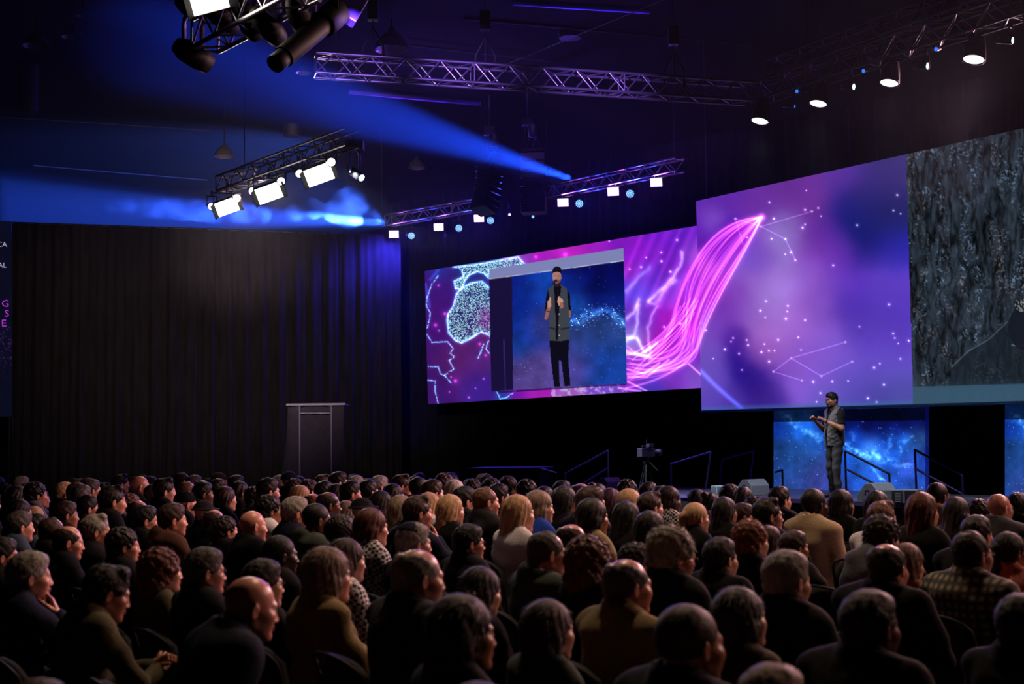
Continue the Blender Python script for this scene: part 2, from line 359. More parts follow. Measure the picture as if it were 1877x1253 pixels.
R_PTS = [(60,330,70,(92,40,170)),(150,250,70,(98,42,170)),(40,430,40,(100,30,190)),(110,470,60,(84,14,165)),(100,400,40,(150,110,215)),(220,470,40,(90,20,165)),(330,330,60,(105,45,160)),(560,300,70,(108,48,150)),
 (450,260,60,(100,45,150)),(690,200,60,(88,50,160)),(820,250,70,(55,40,120)),(900,160,60,(60,48,120)),(760,370,75,(22,28,110)),(880,400,80,(36,36,100)),(800,500,70,(18,22,110)),(930,520,60,(40,38,175)),(680,330,50,(30,28,130)),
 (410,500,60,(160,140,220)),(430,420,50,(140,110,200)),(340,520,50,(118,62,180)),(270,560,50,(120,80,220)),(540,500,60,(112,50,160)),(600,450,50,(90,40,160)),(670,560,60,(110,50,180)),
 (300,650,70,(145,95,200)),(420,640,60,(158,120,215)),(560,640,70,(138,85,200)),(380,740,60,(165,135,220)),(300,790,60,(140,90,195)),(480,800,80,(158,100,205)),(600,760,70,(125,75,195)),(720,650,60,(90,50,190)),(880,650,80,(100,65,200)),
 (710,780,60,(72,42,170)),(780,900,70,(84,55,180)),(900,800,80,(84,55,185)),(220,720,50,(120,55,180)),(150,830,60,(110,50,170)),(200,930,45,(70,25,150)),(240,1020,55,(34,12,128)),(300,1100,60,(40,18,130)),(360,1190,50,(60,35,140)),
 (400,900,70,(168,110,205)),(330,980,50,(160,90,190)),(480,1000,80,(140,85,205)),(620,960,80,(140,95,215)),(560,1110,80,(130,90,210)),(700,1080,80,(105,80,200)),(860,1020,90,(105,80,200)),(930,900,70,(90,60,190)),
 (800,1170,80,(70,65,160)),(940,1150,70,(80,80,170)),(640,1190,60,(88,85,180)),(90,900,60,(120,80,190)),(90,1040,60,(110,80,190)),(120,1150,60,(95,70,190)),(200,1200,50,(75,50,160)),(60,700,50,(150,50,190)),(50,600,50,(190,90,210))]
R_PTS = [(1260+x/2.41, 240+y/2.41, r/2.41, c) for x, y, r, c in R_PTS]
def bark(X, Y):
    wx = X+6*fbm(X/30, Y/30+3, 3); n1 = fbm(wx/5.5, Y/20, 5); r = 1-np.abs(2*fbm(wx/12+7, Y/42+2, 4)-1); n2 = fbm(X/2.6+9, Y/3.4, 3); big = fbm(X/45+1, Y/90+4, 3)
    v = 0.10+0.22*n1+0.10*(big-0.5)-0.14*np.clip(r-0.72, 0, 1)*3
    col = np.stack([v*0.74, v*0.90, v*1.10], -1)
    sp = np.clip((n2-0.56)*6, 0, 1)*np.clip((fbm(X/14+3, Y/40, 3)-0.42)*4, 0, 1)
    warm = np.clip((fbm(X/30+12, Y/60+8, 2)-0.5)*6, 0, 1)
    col = col+(sp*0.36)[..., None]*((1-warm)[..., None]*np.array((0.62, 0.78, 0.95))+warm[..., None]*np.array((0.78, 0.62, 0.56)))
    col = mix(col, 0.75*inside(X, Y, [(1738,706),(1745,672),(1775,645),(1848,588),(1862,560),(1960,560),(1960,720),(1738,720)]), (26, 33, 42))
    col = glow(col, 0.35*np.exp(-(polyd(X, Y, [(1745,672),(1775,643),(1812,622),(1846,590)])/1.3)**2), (120, 130, 140))
    col = glow(col, 0.5*np.exp(-(polyd(X, Y, [(1855,632),(1866,634),(1885,630)])/1.2)**2), (120, 140, 160))
    col = mix(col, 0.9*((X-1880)**2/32**2+(Y-600)**2/42**2 < 1), (22, 26, 36)); col = mix(col, 0.8*((X-1890)**2/30**2+(Y-560)**2/14**2 < 1)*(n2 > 0.5), (150, 150, 150))
    b = np.clip((Y-(708-0.03*(X-1670)))/2, 0, 1)*0.95; col = mix(col, b, (52, 82, 104)); col = mix(col, np.clip((Y-690)/30, 0, 1)*0.35, (60, 90, 112))
    return col
def paint_right(X, Y, U, V):
    wx, wy = X+14*(fbm(X/40, Y/40, 3)-0.5), Y+14*(fbm(X/40+9, Y/40+4, 3)-0.5)
    col = shep(wx, wy, R_PTS)*(0.93+0.14*fbm(X/60, Y/60+7, 3))[..., None]
    col = swirl(col, X, Y); d = polyd(X, Y, c5([(0,1045),(60,1060),(130,1130),(240,1225)])); col = glow(col, 0.6*np.exp(-(d/4)**2), (60, 90, 200))
    for l in ([(325,422),(550,355)], [(325,422),(433,477),(477,570)], [(212,387),(325,422)], [(212,387),(245,500)], [(458,1003),(698,932)], [(380,1062),(458,1003),(592,1082),(728,1018)], [(380,1062),(506,1102)]):
        col = glow(col, 0.28*np.exp(-(polyd(X, Y, c5(l))/0.9)**2), (190, 150, 220))
    for x, y in c5([(550,355),(325,422),(212,387),(698,932),(458,1003),(380,1062),(592,1082),(728,1018),(506,1102)]): col = mix(col, 0.75*((X-x)**2+(Y-y)**2 < 6), (205, 165, 235))
    col = stars(col, X, Y, c5([(525,263),(520,348),(578,340),(590,376),(382,387),(362,315),(520,412),(509,427),(433,477),(372,476),(432,544),(458,535),(477,570),(264,470),(927,283),(910,351),(942,365),(750,416),(644,593),(347,751),(344,823),(322,793),(444,772),(441,797),(435,829),(520,835),(760,864),(891,766),(909,894),(916,914),(931,938),(978,926),(941,1006),(850,1027),(825,1045),(202,914),(193,930),(166,964),(228,983),(241,1055),(114,1005),(268,945),(262,923),(340,941),(327,976),(360,970),(385,970),(361,1018),(401,922),(490,911),(502,966),(556,1107),(640,1106),(710,1104),(868,1120),(588,1157),(571,1196),(797,1180),(836,1197),(82,880)]), 1.05)
    bk = X > 1661+(Y-290)*0.0285
    col = np.where(bk[..., None], bark(X, Y), col)
    col = mix(col, np.clip((V-0.975)*30, 0, 0.5)*(~bk), (60, 110, 160))
    return col
L_PTS = [(100,420,90,(62,22,120)),(120,600,60,(66,20,115)),(150,720,80,(60,18,105)),(300,900,90,(88,30,110)),(120,1050,80,(60,20,105)),(400,1050,60,(60,30,140)),(420,900,50,(80,35,120)),(150,340,40,(40,50,160)),(350,360,60,(40,40,120)),
 (700,270,40,(130,60,180)),(800,250,60,(170,30,190)),(1000,220,60,(185,35,190)),(1150,170,60,(165,30,200)),(1300,150,60,(130,25,195)),(1420,200,60,(135,25,200)),(1560,130,60,(100,20,190)),(1700,110,60,(96,30,190)),(1780,200,40,(130,60,200)),
 (1400,420,60,(90,60,215)),(1380,350,40,(160,30,190)),(1500,350,50,(100,40,205)),(1600,250,60,(110,30,190)),(1650,480,60,(130,50,210)),(1450,650,60,(110,50,200)),(1400,760,50,(150,120,220)),(1600,700,70,(165,25,190)),(1700,650,60,(160,25,195)),(1560,800,60,(160,30,185)),
 (1750,850,60,(120,35,190)),(1650,980,70,(120,50,190)),(1780,1000,50,(130,80,205)),(1420,980,60,(120,40,180)),(1500,1080,50,(70,50,180)),(1200,1100,50,(120,70,200)),(1000,1110,40,(160,90,190)),(780,1120,50,(165,30,180)),(650,1130,40,(110,20,160)),(580,1150,30,(40,60,150))]
L_PTS = [(760+x/3.476, 400+y/3.476, r/3.476, c) for x, y, r, c in L_PTS]
AFR = c4([(520,440),(475,440),(430,400),(360,410),(300,440),(265,480),(245,560),(210,610),(205,650),(215,730),(260,780),(300,795),(370,760),(420,725),(475,745),(520,800)])
EUR = c4([(245,310),(330,300),(440,285),(600,255),(660,245),(700,290),(560,330),(475,330),(470,380),(440,350),(400,340),(350,360),(320,400),(300,450),(260,450),(250,400),(310,370),(300,330)])
COAST = [c4(l) for l in ([(150,365),(110,420),(80,500),(75,560),(100,600),(95,640),(80,700)], [(80,740),(110,790),(210,785),(245,830),(225,860),(255,880),(220,905),(250,960),(190,1000),(230,1045)], [(90,945),(150,945),(165,990),(190,1000)], [(80,1030),(130,1035),(130,1100),(150,1180)], [(475,860),(455,830),(470,780)], [(405,890),(440,800),(420,860)], [(525,1105),(545,1150),(590,1140),(640,1100)])]
def galaxy(X, Y, x0, y0, s):
    n = fbm((X-x0)/(22*s)+2, (Y-y0)/(22*s), 5); n2 = fbm((X-x0)/(9*s)+6, (Y-y0)/(9*s)+3, 4)
    return n, n2
def man(col, X, Y):
    def pg(l, c, s=1.0):
        nonlocal col; col = mix(col, s*inside(X, Y, c4(l)), c)
    def el(x, y, rx, ry, c, s=1.0):
        nonlocal col; x, y = c4([(x, y)])[0]; col = mix(col, s*(((X-x)/(rx/3.476))**2+((Y-y)/(ry/3.476))**2 < 1), c)
    pg([(858,770),(985,765),(978,880),(993,1068),(955,1070),(934,905),(918,905),(926,1073),(890,1075),(868,900)], (14, 12, 26))
    pg([(852,452),(838,500),(829,590),(862,600),(872,520)], (15, 13, 26)); pg([(966,448),(988,480),(997,595),(962,600),(955,500)], (12, 10, 22))
    pg([(828,585),(862,592),(868,545),(850,540),(826,640),(842,648),(860,600)], (150, 95, 85)); pg([(958,570),(997,590),(992,632),(955,610),(930,560),(945,548)], (145, 92, 82))
    pg([(852,450),(885,428),(938,425),(970,448),(980,560),(985,640),(988,770),(935,782),(860,778),(855,640),(866,560)], (60, 64, 72))
    pg([(886,430),(935,430),(925,520),(918,640),(914,772),(900,772),(898,640),(893,520)], (15, 13, 24))
    for y in (500, 552, 610, 680, 745): el(921, y, 3, 4, (190, 180, 170))
    pg([(862,690),(895,700),(895,712),(860,702)], (36, 38, 46)); pg([(930,700),(985,690),(985,702),(930,712)], (36, 38, 46))
    el(908, 392, 22, 30, (92, 58, 55)); el(906, 370, 28, 42, (172, 122, 112)); el(906, 412, 25, 24, (40, 28, 34)); el(905, 411, 8, 5, (140, 80, 80)); el(908, 334, 30, 28, (18, 14, 20)); el(905, 356, 25, 16, (168, 118, 108)); el(918, 385, 12, 26, (150, 102, 94), 0.6); el(896, 366, 5, 2.5, (30, 20, 24)); el(917, 366, 5, 2.5, (30, 20, 24)); el(932, 378, 4, 10, (150, 100, 92))
    el(858, 545, 13, 26, (190, 138, 122)); el(864, 515, 5, 14, (200, 150, 135)); el(928, 528, 18, 22, (195, 142, 126)); el(918, 512, 5, 12, (205, 155, 140)); el(936, 555, 13, 20, (150, 98, 88))
    return col
def paint_left(X, Y, U, V):
    wx, wy = X+8*(fbm(X/25, Y/25, 3)-0.5), Y+8*(fbm(X/25+9, Y/25+4, 3)-0.5)
    col = shep(wx, wy, L_PTS)*(0.9+0.2*fbm(X/30, Y/30+7, 3))[..., None]
    for k in range(9):                                            # diagonal magenta rays
        x = 1120+k*22; d = segd(X, Y, (x, 560), (x+70, 400)); col = glow(col, 0.16*np.exp(-(d/(4+k % 3*2))**2), (200, 60, 160))
    rs = np.random.RandomState(5); dots = _perm[(X/1.15).astype(int) & 255, (Y/1.15).astype(int) & 255]
    for poly, dens in ((AFR, 0.55), (EUR, 0.55)):
        ins = inside(X, Y, poly); d = polyd(X, Y, poly); den = dens+0.5*np.exp(-(d/5)**2)
        col = mix(col, 0.5*ins, (36, 60, 120)); col = mix(col, ins*(dots < den*0.55)*1.0, (170, 225, 240)); col = glow(col, 0.75*np.exp(-(d/1.6)**2), (120, 190, 210)); col = glow(col, 0.25*np.exp(-(d/5)**2), (60, 110, 160))
    g = np.exp(-(((X-890)/14)**2+((Y-583)/22)**2)); col = mix(col, 0.5*g, (150, 40, 150))
    for l in COAST:
        d = polyd(X, Y, l); col = glow(col, 0.9*np.exp(-(d/1.1)**2)*(dots > 0.3), (110, 200, 230)); col = glow(col, 0.2*np.exp(-(d/4)**2)*(dots > 0.6), (90, 160, 220))
    for l in ([(100,390),(150,330)], [(95,560),(70,420)]): col = glow(col, 0.4*np.exp(-(polyd(X, Y, c4(l))/3)**2), (30, 80, 190))
    col = stars(col, X, Y, c4([(152,427),(133,680),(415,800),(453,872),(260,1035),(192,607),(772,245),(960,232)]), 2.6, (200, 50, 180), 0.8)
    col = stars(col, X, Y, c4([(260,520),(155,715),(440,1022),(388,1082),(345,1140),(232,1010),(222,1105)]), 1.1, (230, 110, 200), 0.8)
    col = swirl(col, X, Y)
    for l, wd, st in (([(1500,520),(1560,460),(1640,380),(1690,300),(1705,215)], 7, 0.7), ([(1490,530),(1540,540),(1600,440),(1660,390)], 8, 0.5), ([(1350,640),(1400,600),(1430,520)], 7, 0.7), ([(1350,780),(1400,740),(1420,660),(1430,560)], 8, 0.6), ([(1350,760),(1420,760),(1460,850),(1540,800)], 7, 0.8), ([(1350,860),(1420,860),(1500,880)], 6, 0.6), ([(1500,850),(1480,700),(1550,560)], 5, 0.5), ([(1350,470),(1420,400),(1500,310)], 8, 0.4)):
        d = polyd(wx, wy, c4(l)); k = (0.5+0.9*fbm(X/9, Y/9, 3)); col = glow(col, st*k*np.exp(-(d/(wd/2.2))**2), (110, 125, 90)); col = glow(col, st*0.5*np.exp(-(d/wd)**2), (50, 70, 60))
    for l in ([(1360,1010),(1480,1010),(1620,900)], [(1350,960),(1460,990),(1560,920)], [(1360,1040),(1480,1100)], [(1300,1080),(1440,1100)], [(1750,930),(1830,1000)]): col = glow(col, 0.6*np.exp(-(polyd(X, Y, c4(l))/1.8)**2), (220, 150, 160))
    n = fbm(X/7, Y/7+40, 3); m = (Y > 716-0.06*(X-900)) & (X > 1010) & (X < 1160); col = mix(col, 0.7*m*np.clip((n-0.45)*6, 0, 1), (200, 190, 235))
    col = stars(col, X, Y, c4([(1240,145),(1672,138),(1572,217),(1476,250),(1573,273),(1443,310),(1370,323),(1630,340),(1590,692),(1857,714),(1835,582),(1693,670)]), 1.2)
    # inset with the presenter
    pip = c4([(475,325),(1331,190),(1352,1052),(488,1100)]); ip = inside(X, Y, pip)
    sh = inside(X, Y, c4([(520,1100),(1352,1050),(1345,1062),(540,1112)])); col = mix(col, 0.6*sh, (20, 8, 50))
    n, n2 = galaxy(X, Y, 0, 0, 1.0)
    g = shep(X, Y, [(760+x/3.476, 400+y/3.476, r/3.476, c) for x, y, r, c in [(700,420,80,(10,30,130)),(800,440,70,(20,70,170)),(680,560,60,(10,35,130)),(1150,380,120,(6,10,80)),(1280,330,80,(6,8,78)),(1020,420,50,(14,40,140)),(1030,540,50,(25,80,180)),(700,700,80,(14,45,140)),(660,820,50,(16,60,150)),(800,680,60,(60,60,140)),(720,950,80,(76,60,130)),(800,1030,70,(88,72,150)),(1030,950,60,(80,66,150)),(1030,820,50,(50,60,130)),(1150,740,80,(38,58,120)),(1250,700,70,(40,66,130)),(1200,900,100,(22,60,150)),(1300,1000,70,(22,60,150)),(1250,520,70,(10,30,120))]])
    g = g*(0.75+0.5*n)[..., None]
    bd = polyd(wx, wy, c4([(990,660),(1060,650),(1110,610),(1180,590),(1260,610),(1340,680)]), 60); g = glow(g, np.exp(-(bd/7)**2)*np.clip((n2-0.3)*3, 0, 1)*0.7, (60, 130, 190))
    sd = _perm[(X/1.3).astype(int) & 255, (Y/1.3+77).astype(int) & 255]; g = glow(g, (sd > 0.965)*np.exp(-(bd/16)**2), (150, 190, 210)); g = glow(g, (sd > 0.996)*0.35, (120, 150, 190))
    g = mix(g, inside(X, Y, c4([(470,380),(620,365),(628,1110),(470,1110)])), (24, 16, 56)); g = glow(g, 0.4*inside(X, Y, c4([(565,770),(572,770),(582,1095),(574,1095)])), (50, 60, 110))
    g = mix(g, inside(X, Y, c4([(470,325),(1331,190),(1331,270),(470,388)])), (124, 130, 178)); g = glow(g, 0.7*np.exp(-(polyd(X, Y, c4([(478,388),(1331,270)]))/1.0)**2), (120, 110, 70))
    g = man(g, X, Y)
    return np.where(ip[..., None], g, col)
def paint_blue(X, Y, U, V):
    X2 = np.where(X > 1800, X-420, X); n, n2 = galaxy(X2, Y, 3, 5, 0.8)
    pts = [(200,330,60,(14,50,150)),(250,260,50,(20,70,170)),(400,390,70,(30,95,205)),(350,330,60,(28,90,200)),(560,300,80,(8,14,90)),(250,600,100,(24,60,125)),(350,550,80,(30,72,140)),(450,700,90,(60,66,150)),(300,740,70,(40,66,140)),(560,740,60,(50,70,160)),(750,280,90,(8,12,80)),(950,300,80,(8,14,80)),(1150,260,70,(10,20,100)),(700,450,60,(20,70,190)),(830,530,60,(70,140,230)),(780,600,60,(30,90,200)),(950,450,60,(20,60,180)),(950,560,60,(24,80,200)),(1030,480,50,(40,110,220)),(1080,620,50,(60,80,200)),(1180,600,60,(20,60,170)),(1180,450,60,(36,70,130)),(950,700,100,(34,80,190)),(850,720,80,(40,90,200)),(1150,740,80,(40,80,180)),(700,650,60,(24,72,180)),(1240,500,30,(8,14,90)),(1250,300,40,(8,10,70))]
    col = shep(X2, Y, [(1377+x/3.754, 690+y/3.754, r/3.754, c) for x, y, r, c in pts])*(0.65+0.7*n)[..., None]
    wx, wy = X2+10*(fbm(X2/12, Y/12, 3)-0.5), Y+10*(fbm(X2/12+4, Y/12, 3)-0.5)
    for l, wd, s in (([(240,270),(300,340),(400,390),(470,420)], 6, 0.6), ([(650,470),(760,540),(830,530),(900,560)], 7, 0.9), ([(840,620),(870,700),(920,730)], 3, 0.8), ([(1030,520),(1030,460),(1110,410)], 3, 0.7), ([(900,560),(1000,600),(1100,620)], 5, 0.5), ([(940,520),(960,400)], 5, 0.3), ([(700,480),(700,400)], 5, 0.3)):
        d = polyd(wx, wy, c6(l), 40); k = np.clip((n2-0.3)*3.2, 0, 1.2); col = glow(col, s*k*np.exp(-(d/wd)**2), (90, 140, 130)); col = glow(col, 0.4*s*np.exp(-(d/(wd*3))**2), (10, 40, 90))
    sd = _perm[(X/1.2).astype(int) & 255, (Y/1.2+31).astype(int) & 255]; col = glow(col, (sd > 0.992)*0.5*(n2 > 0.42), (140, 170, 200))
    col = col*np.where(Y < 773-0.01*(X-1420), 0.35, 1.0)[..., None]
    col = mix(col, 0.7*(np.abs(X-1703) < 7), (6, 10, 90))
    return col
def paint_edge(X, Y, U, V):
    n = fbm(X/20, Y/20, 3); col = np.stack([0.03+0.02*n, 0.035+0.02*n, 0.10+0.03*n], -1)
    sd = _perm[(X/1.6).astype(int) & 255, (Y/1.6).astype(int) & 255]; col = glow(col, (sd > 0.9)*(Y > 600)*np.clip((700-Y)/60, 0, 1)*0.5, (90, 30, 110)); return col

def PV(px, py, a, b):                   # where the sight line meets the vertical plane through a and b
    v = ray(px, py); n = Vector((-(b-a).y, (b-a).x, 0)); o = Vector((0,0,CAM_H)); return o + v*((a-o).dot(n)/v.dot(n))
RS = [P(1276, 368.5, 28), P(1878+60, 221, dlin(1276,28,1877,22,1938)), None, None]; RS[2] = PV(1940, 733.5, RS[0], RS[1]); RS[3] = PV(1286, 752, RS[0], RS[1])
LS = [P(778.5, 496.5, 36.4), P(1278, 413.5, 29.4), None, None]; LS[2] = PV(1286, 710.5, LS[0], LS[1]); LS[3] = PV(784.5, 740.5, LS[0], LS[1])
s1 = empty('screen', (RS[0]+RS[2])/2, 0, 'large right screen showing a purple nebula and dark grey tree bark above the presenter', 'screen')
painted('picture', RS, int(560*Q), int(420*Q), paint_right, 1.0, s1); cabinet(RS, s1, 0.25, M('black_metal'))
bl = RS[3]+Vector((0,0,-0.02)); br = RS[2]+Vector((0,0,-0.02)); bar('bottom_rail', bl, br, 0.03, mat('rail_blue', '3a5c86', 0.3, 0.6), s1)
s2 = empty('screen', (LS[0]+LS[2])/2, 0, 'left screen with dotted world map, pink wisps and an inset of the presenter', 'screen')
painted('picture', LS, int(520*Q), int(300*Q), paint_left, 1.0, s2); cabinet(LS, s2, 0.22, M('black_metal'))
# blue backdrop panels under the right screen
def led_wall(name, x0, y0a, y0b, x1, y1a, y1b, d0, d1, label, nu, nv):
    c = [P(x0, y0a, d0), P(x1, y1a, d1), P(x1, y1b, d1), P(x0, y0b, d0)]
    e = empty(name, (c[2]+c[3])/2, 0, label, 'backdrop')
    painted('picture', c, nu, nv, paint_blue, 1.0, e); cabinet(c, e, 0.08, M('black_metal')); return e
led_wall('backdrop_panel', 1418, 715, 894.5, 1703, 705, 905, 28.25, 25.9, 'lit blue galaxy backdrop panel behind the presenter under the right screen', int(290*Q), int(190*Q))
led_wall('backdrop_panel', 1842, 705, 912, 1960, 702, 918, 24.9, 24.3, 'strip of lit blue backdrop at the right edge under the bark picture', 90, int(190*Q))
# screen cut by the left edge
ls = [P(-90, 405, 31.8), P(21, 405, 32.4), P(23, 763, 32.4), P(-90, 765, 31.8)]
s3 = empty('screen', (ls[2]+ls[3])/2, 0, 'dark navy screen with purple lettering cut by the left edge of the photo', 'screen')
painted('picture', ls, 60, 180, paint_edge, 1.0, s3); cabinet(ls, s3, 0.1, M('black_metal'))
for k in (0, 1):
    c = ls[3+(-1)*k]; bar('leg', (c.x, c.y, 0), (c.x, c.y, c.z), 0.03, M('black_metal'), s3)
def text(name, body, px, py, size, d, m, parent, align='RIGHT'):
    cu = bpy.data.curves.new(name, 'FONT'); cu.body = body; cu.size = size; cu.extrude = 0.004; cu.align_x = align; cu.resolution_u = 2
    o = bpy.data.objects.new(name, cu); C.objects.link(o); p = P(px, py, d)
    t = (ls[1]-ls[0]).normalized(); R = Matrix((t, Vector((0,0,1)), t.cross(Vector((0,0,1))))).transposed()
    mt = Matrix.Translation(p) @ R.to_4x4()
    dg = bpy.context.evaluated_depsgraph_get(); me = bpy.data.meshes.new_from_object(o.evaluated_get(dg)); bpy.data.objects.remove(o)
    me.materials.clear(); return link(name, me, m, parent, mt)
dz = 32.2
wt = mat('text_white', 'c8c8e0', emit='a8a8c8', emis=0.6); pt = mat('text_purple', 'c030e0', emit='b030d8', emis=0.75)
text('lettering', 'CA', 13, 452, 0.17, dz, wt, s3); text('lettering', 'AL', 12, 490, 0.17, dz, wt, s3)
text('lettering', 'G', 17, 562, 0.24, dz, pt, s3); text('lettering', 'S', 17, 580, 0.24, dz, pt, s3); text('lettering', 'E', 12, 598, 0.24, dz, pt, s3)

# ---------------------------------------------------------------- trusses
def truss(a, b, w, bay, label, m=None, r=0.024, up=Vector((0,0,1)), plates=True):
    m = m or M('alu'); a, b = Vector(a), Vector(b); L = (b-a).length; t = (b-a)/L; s = t.cross(up).normalized(); u = s.cross(t)
    e = empty('truss', (a+b)/2, 0, label, 'truss')
    cs = [(s*i+u*j)*(w/2) for i, j in ((1,1), (1,-1), (-1,-1), (-1,1))]
    for c in cs: bar('chord', a+c, b+c, r, m, e, 8)
    n = max(2, round(L/bay))
    for f in range(4):
        c0, c1 = cs[f], cs[(f+1)%4]
        for i in range(n):
            p, q = a+t*(L*i/n), a+t*(L*(i+1)/n)
            if (i+f) % 2: bar('brace', p+c0, q+c1, r*0.5, m, e, 6)
            else: bar('brace', p+c1, q+c0, r*0.5, m, e, 6)
    for x in np.arange(0, L+0.01, 2.4):
        for f in range(4): bar('brace', a+t*min(x, L)+cs[f], a+t*min(x, L)+cs[(f+1)%4], r*0.6, m, e, 6)
    return e
T0, T1 = P(578, 119, 19.6), P(1372, 171, 21.2)
truss(T0, T1, 0.30, 0.27, 'long silver box truss lit violet, spanning the top centre')
TB0, TB1 = P(1384, 173, 21.4), P(1960, -18, 16.9)
truss(TB0, TB1, 0.30, 0.27, 'dark box truss running right above the round white lamps', mat('dark_alu', '34343e', 0.45, 0.7))
truss(P(1416, 127, 23.6), P(1960, -75, 18.6), 0.30, 0.27, 'farther dark box truss at top right, catching blue glints', M('dark_alu'))
truss(P(408, 338, 25.2), P(646, 252, 22.0), 0.28, 0.25, 'dim box truss at left carrying three big warm floodlight panels', M('dark_alu'))
truss(P(712, 404, 36.5), P(892, 372, 34.4), 0.28, 0.3, 'violet-lit far truss left of the hanging speaker columns')
truss(P(1008, 352, 31.8), P(1246, 302, 28.6), 0.28, 0.3, 'violet-lit far truss right of the hanging speaker columns')
TU0, TU1 = P(376, 66, 13.0), P(560, -35, 11.3)
truss(TU0, TU1, 0.28, 0.25, 'warm-lit box truss cut by the top edge, beside a bright flood')

def hang(px, py0, py1, d, label, r=0.008, z1=None):
    a, b = P(px, py1, d), P(px, py0, d); b = Vector((a.x, a.y, z1 or b.z)); return tag(bar('hanging_cable', a, b, r, M('cable')), label, 'cable')
# ---------------------------------------------------------------- fixtures
def aim(loc, tgt):
    d = (Vector(tgt)-Vector(loc)).normalized(); return d.to_track_quat('-Y', 'Z').to_matrix()    # local -Y looks at the target
def yoke(e, p, R, w, h, top, m):
    s = R @ Vector((1,0,0)); pts = [p+s*w, p+s*w+Vector((0,0,h)), p-s*w+Vector((0,0,h)), p-s*w]
    tube('yoke', pts, 0.014, m, e)
    c = p+Vector((0,0,h)); bar('clamp', c, (c.x, c.y, max(top, c.z+0.05)), 0.02, m, e)
def panel_light(p, tgt, w, h, face, label, group, doors=True, top=None, roll=0.0):
    e = empty('flood_light', p, 0, label, 'stage light', group); R0 = aim(p, tgt); R = R0 @ Matrix.Rotation(roll, 3, 'Y'); W = Matrix.Translation(p) @ R.to_4x4()
    bm = bmesh.new(); box_bm(bm, (0, 0.06, 0), (w*1.08, 0.12, h*1.1), None, 0.015); link('housing', bm_mesh('housing', bm), M('black_metal'), e, W)
    bm = bmesh.new(); box_bm(bm, (0, -0.005, 0), (w, 0.014, h), None, 0.004); link('lit_face', bm_mesh('lit_face', bm), face, e, W)
    if doors:
        for sx in (1, -1):
            bm = bmesh.new(); box_bm(bm, (0,0,0), (0.008, 0.12, h), None); link('barn_door', bm_mesh('barn_door', bm), M('black_metal'), e, W @ Matrix.Translation((sx*(w/2+0.04), -0.06, 0)) @ Matrix.Rotation(sx*0.6, 4, 'Z'))
    yoke(e, p, R0, w/2+0.05, h/2+0.12, top or p.z+0.3, M('black_metal'))
    return e
def round_light(p, tgt, r, face, label, group, dots=0, top=None, length=0.22):
    e = empty('spot_light', p, 0, label, 'stage light', group); R = aim(p, tgt)
    W = Matrix.Translation(p) @ R.to_4x4() @ Matrix.Rotation(math.pi/2, 4, 'X')      # lathe axis +Z -> face direction
    lathe('housing', [(0, -length), (r*0.7, -length), (r*0.95, -length*0.5), (r*1.08, 0.0), (r*1.08, 0.02), (r*0.98, 0.02), (r*0.98, -0.01)], 20, M('black_metal'), e, W)
    if dots:
        lathe('lens_plate', [(0, -0.004), (r*0.98, -0.004)], 20, M('black_metal'), e, W)
        pts = [(0, 0)]+[(0.36*r*math.cos(a*math.pi/3), 0.36*r*math.sin(a*math.pi/3)) for a in range(6)]+[(0.72*r*math.cos(a*math.pi/6), 0.72*r*math.sin(a*math.pi/6)) for a in range(12)]
        me = None
        for x, y in pts:
            if me is None: o = lathe('led', [(0, 0.012), (r*0.1, 0.01), (r*0.155, 0.0)], 8, face, e, W @ Matrix.Translation((x, y, 0.0))); me = o.data
            else: link('led', me, None, e, W @ Matrix.Translation((x, y, 0.0)))
    else: lathe('lens', [(0, 0.012), (r*0.6, 0.009), (r*0.97, 0.0)], 20, face, e, W)
    yoke(e, p, R, r*1.15, r+0.12, top or p.z+r+0.25, M('black_metal'))
    return e
# three warm floods and six small pars on the left truss
LSRC = []; ROLL = -0.40
for i, (x, y, s, d) in enumerate([(416, 379, 44, 24.8), (493, 354, 50, 23.8), (585, 320, 55, 22.7)]):
    p = P(x, y, d); w_ = s/F_PX*d*0.92
    tg = Vector((2.0, 2.0, -4.0))
    panel_light(p, tg, w_, w_*0.66, M('white_face'), ('leftmost', 'middle', 'rightmost')[i]+' of the three big warm floodlights on the left truss', 'warm floods on the left truss', True, p.z+0.45, ROLL)
    LSRC.append(p)
for i, (x, y, d) in enumerate([(388, 378, 25.0), (434, 363, 24.6), (463, 350, 24.2), (515, 332, 23.7), (549, 318, 23.3), (607, 297, 22.4)]):
    p = P(x, y, d); round_light(p, Vector((1.5, 6, 0)), 0.075, M('white_disc'), ('first', 'second', 'third', 'fourth', 'fifth', 'sixth')[i]+' small white spot from the left among the warm floods', 'small spots on the left truss', 0, p.z+0.3)
p = P(382, -4, 12.0); panel_light(p, Vector((2, 3, 0)), 0.34, 0.26, M('white_face'), 'bright square flood cut by the top edge of the photo', None, True, None, ROLL); 
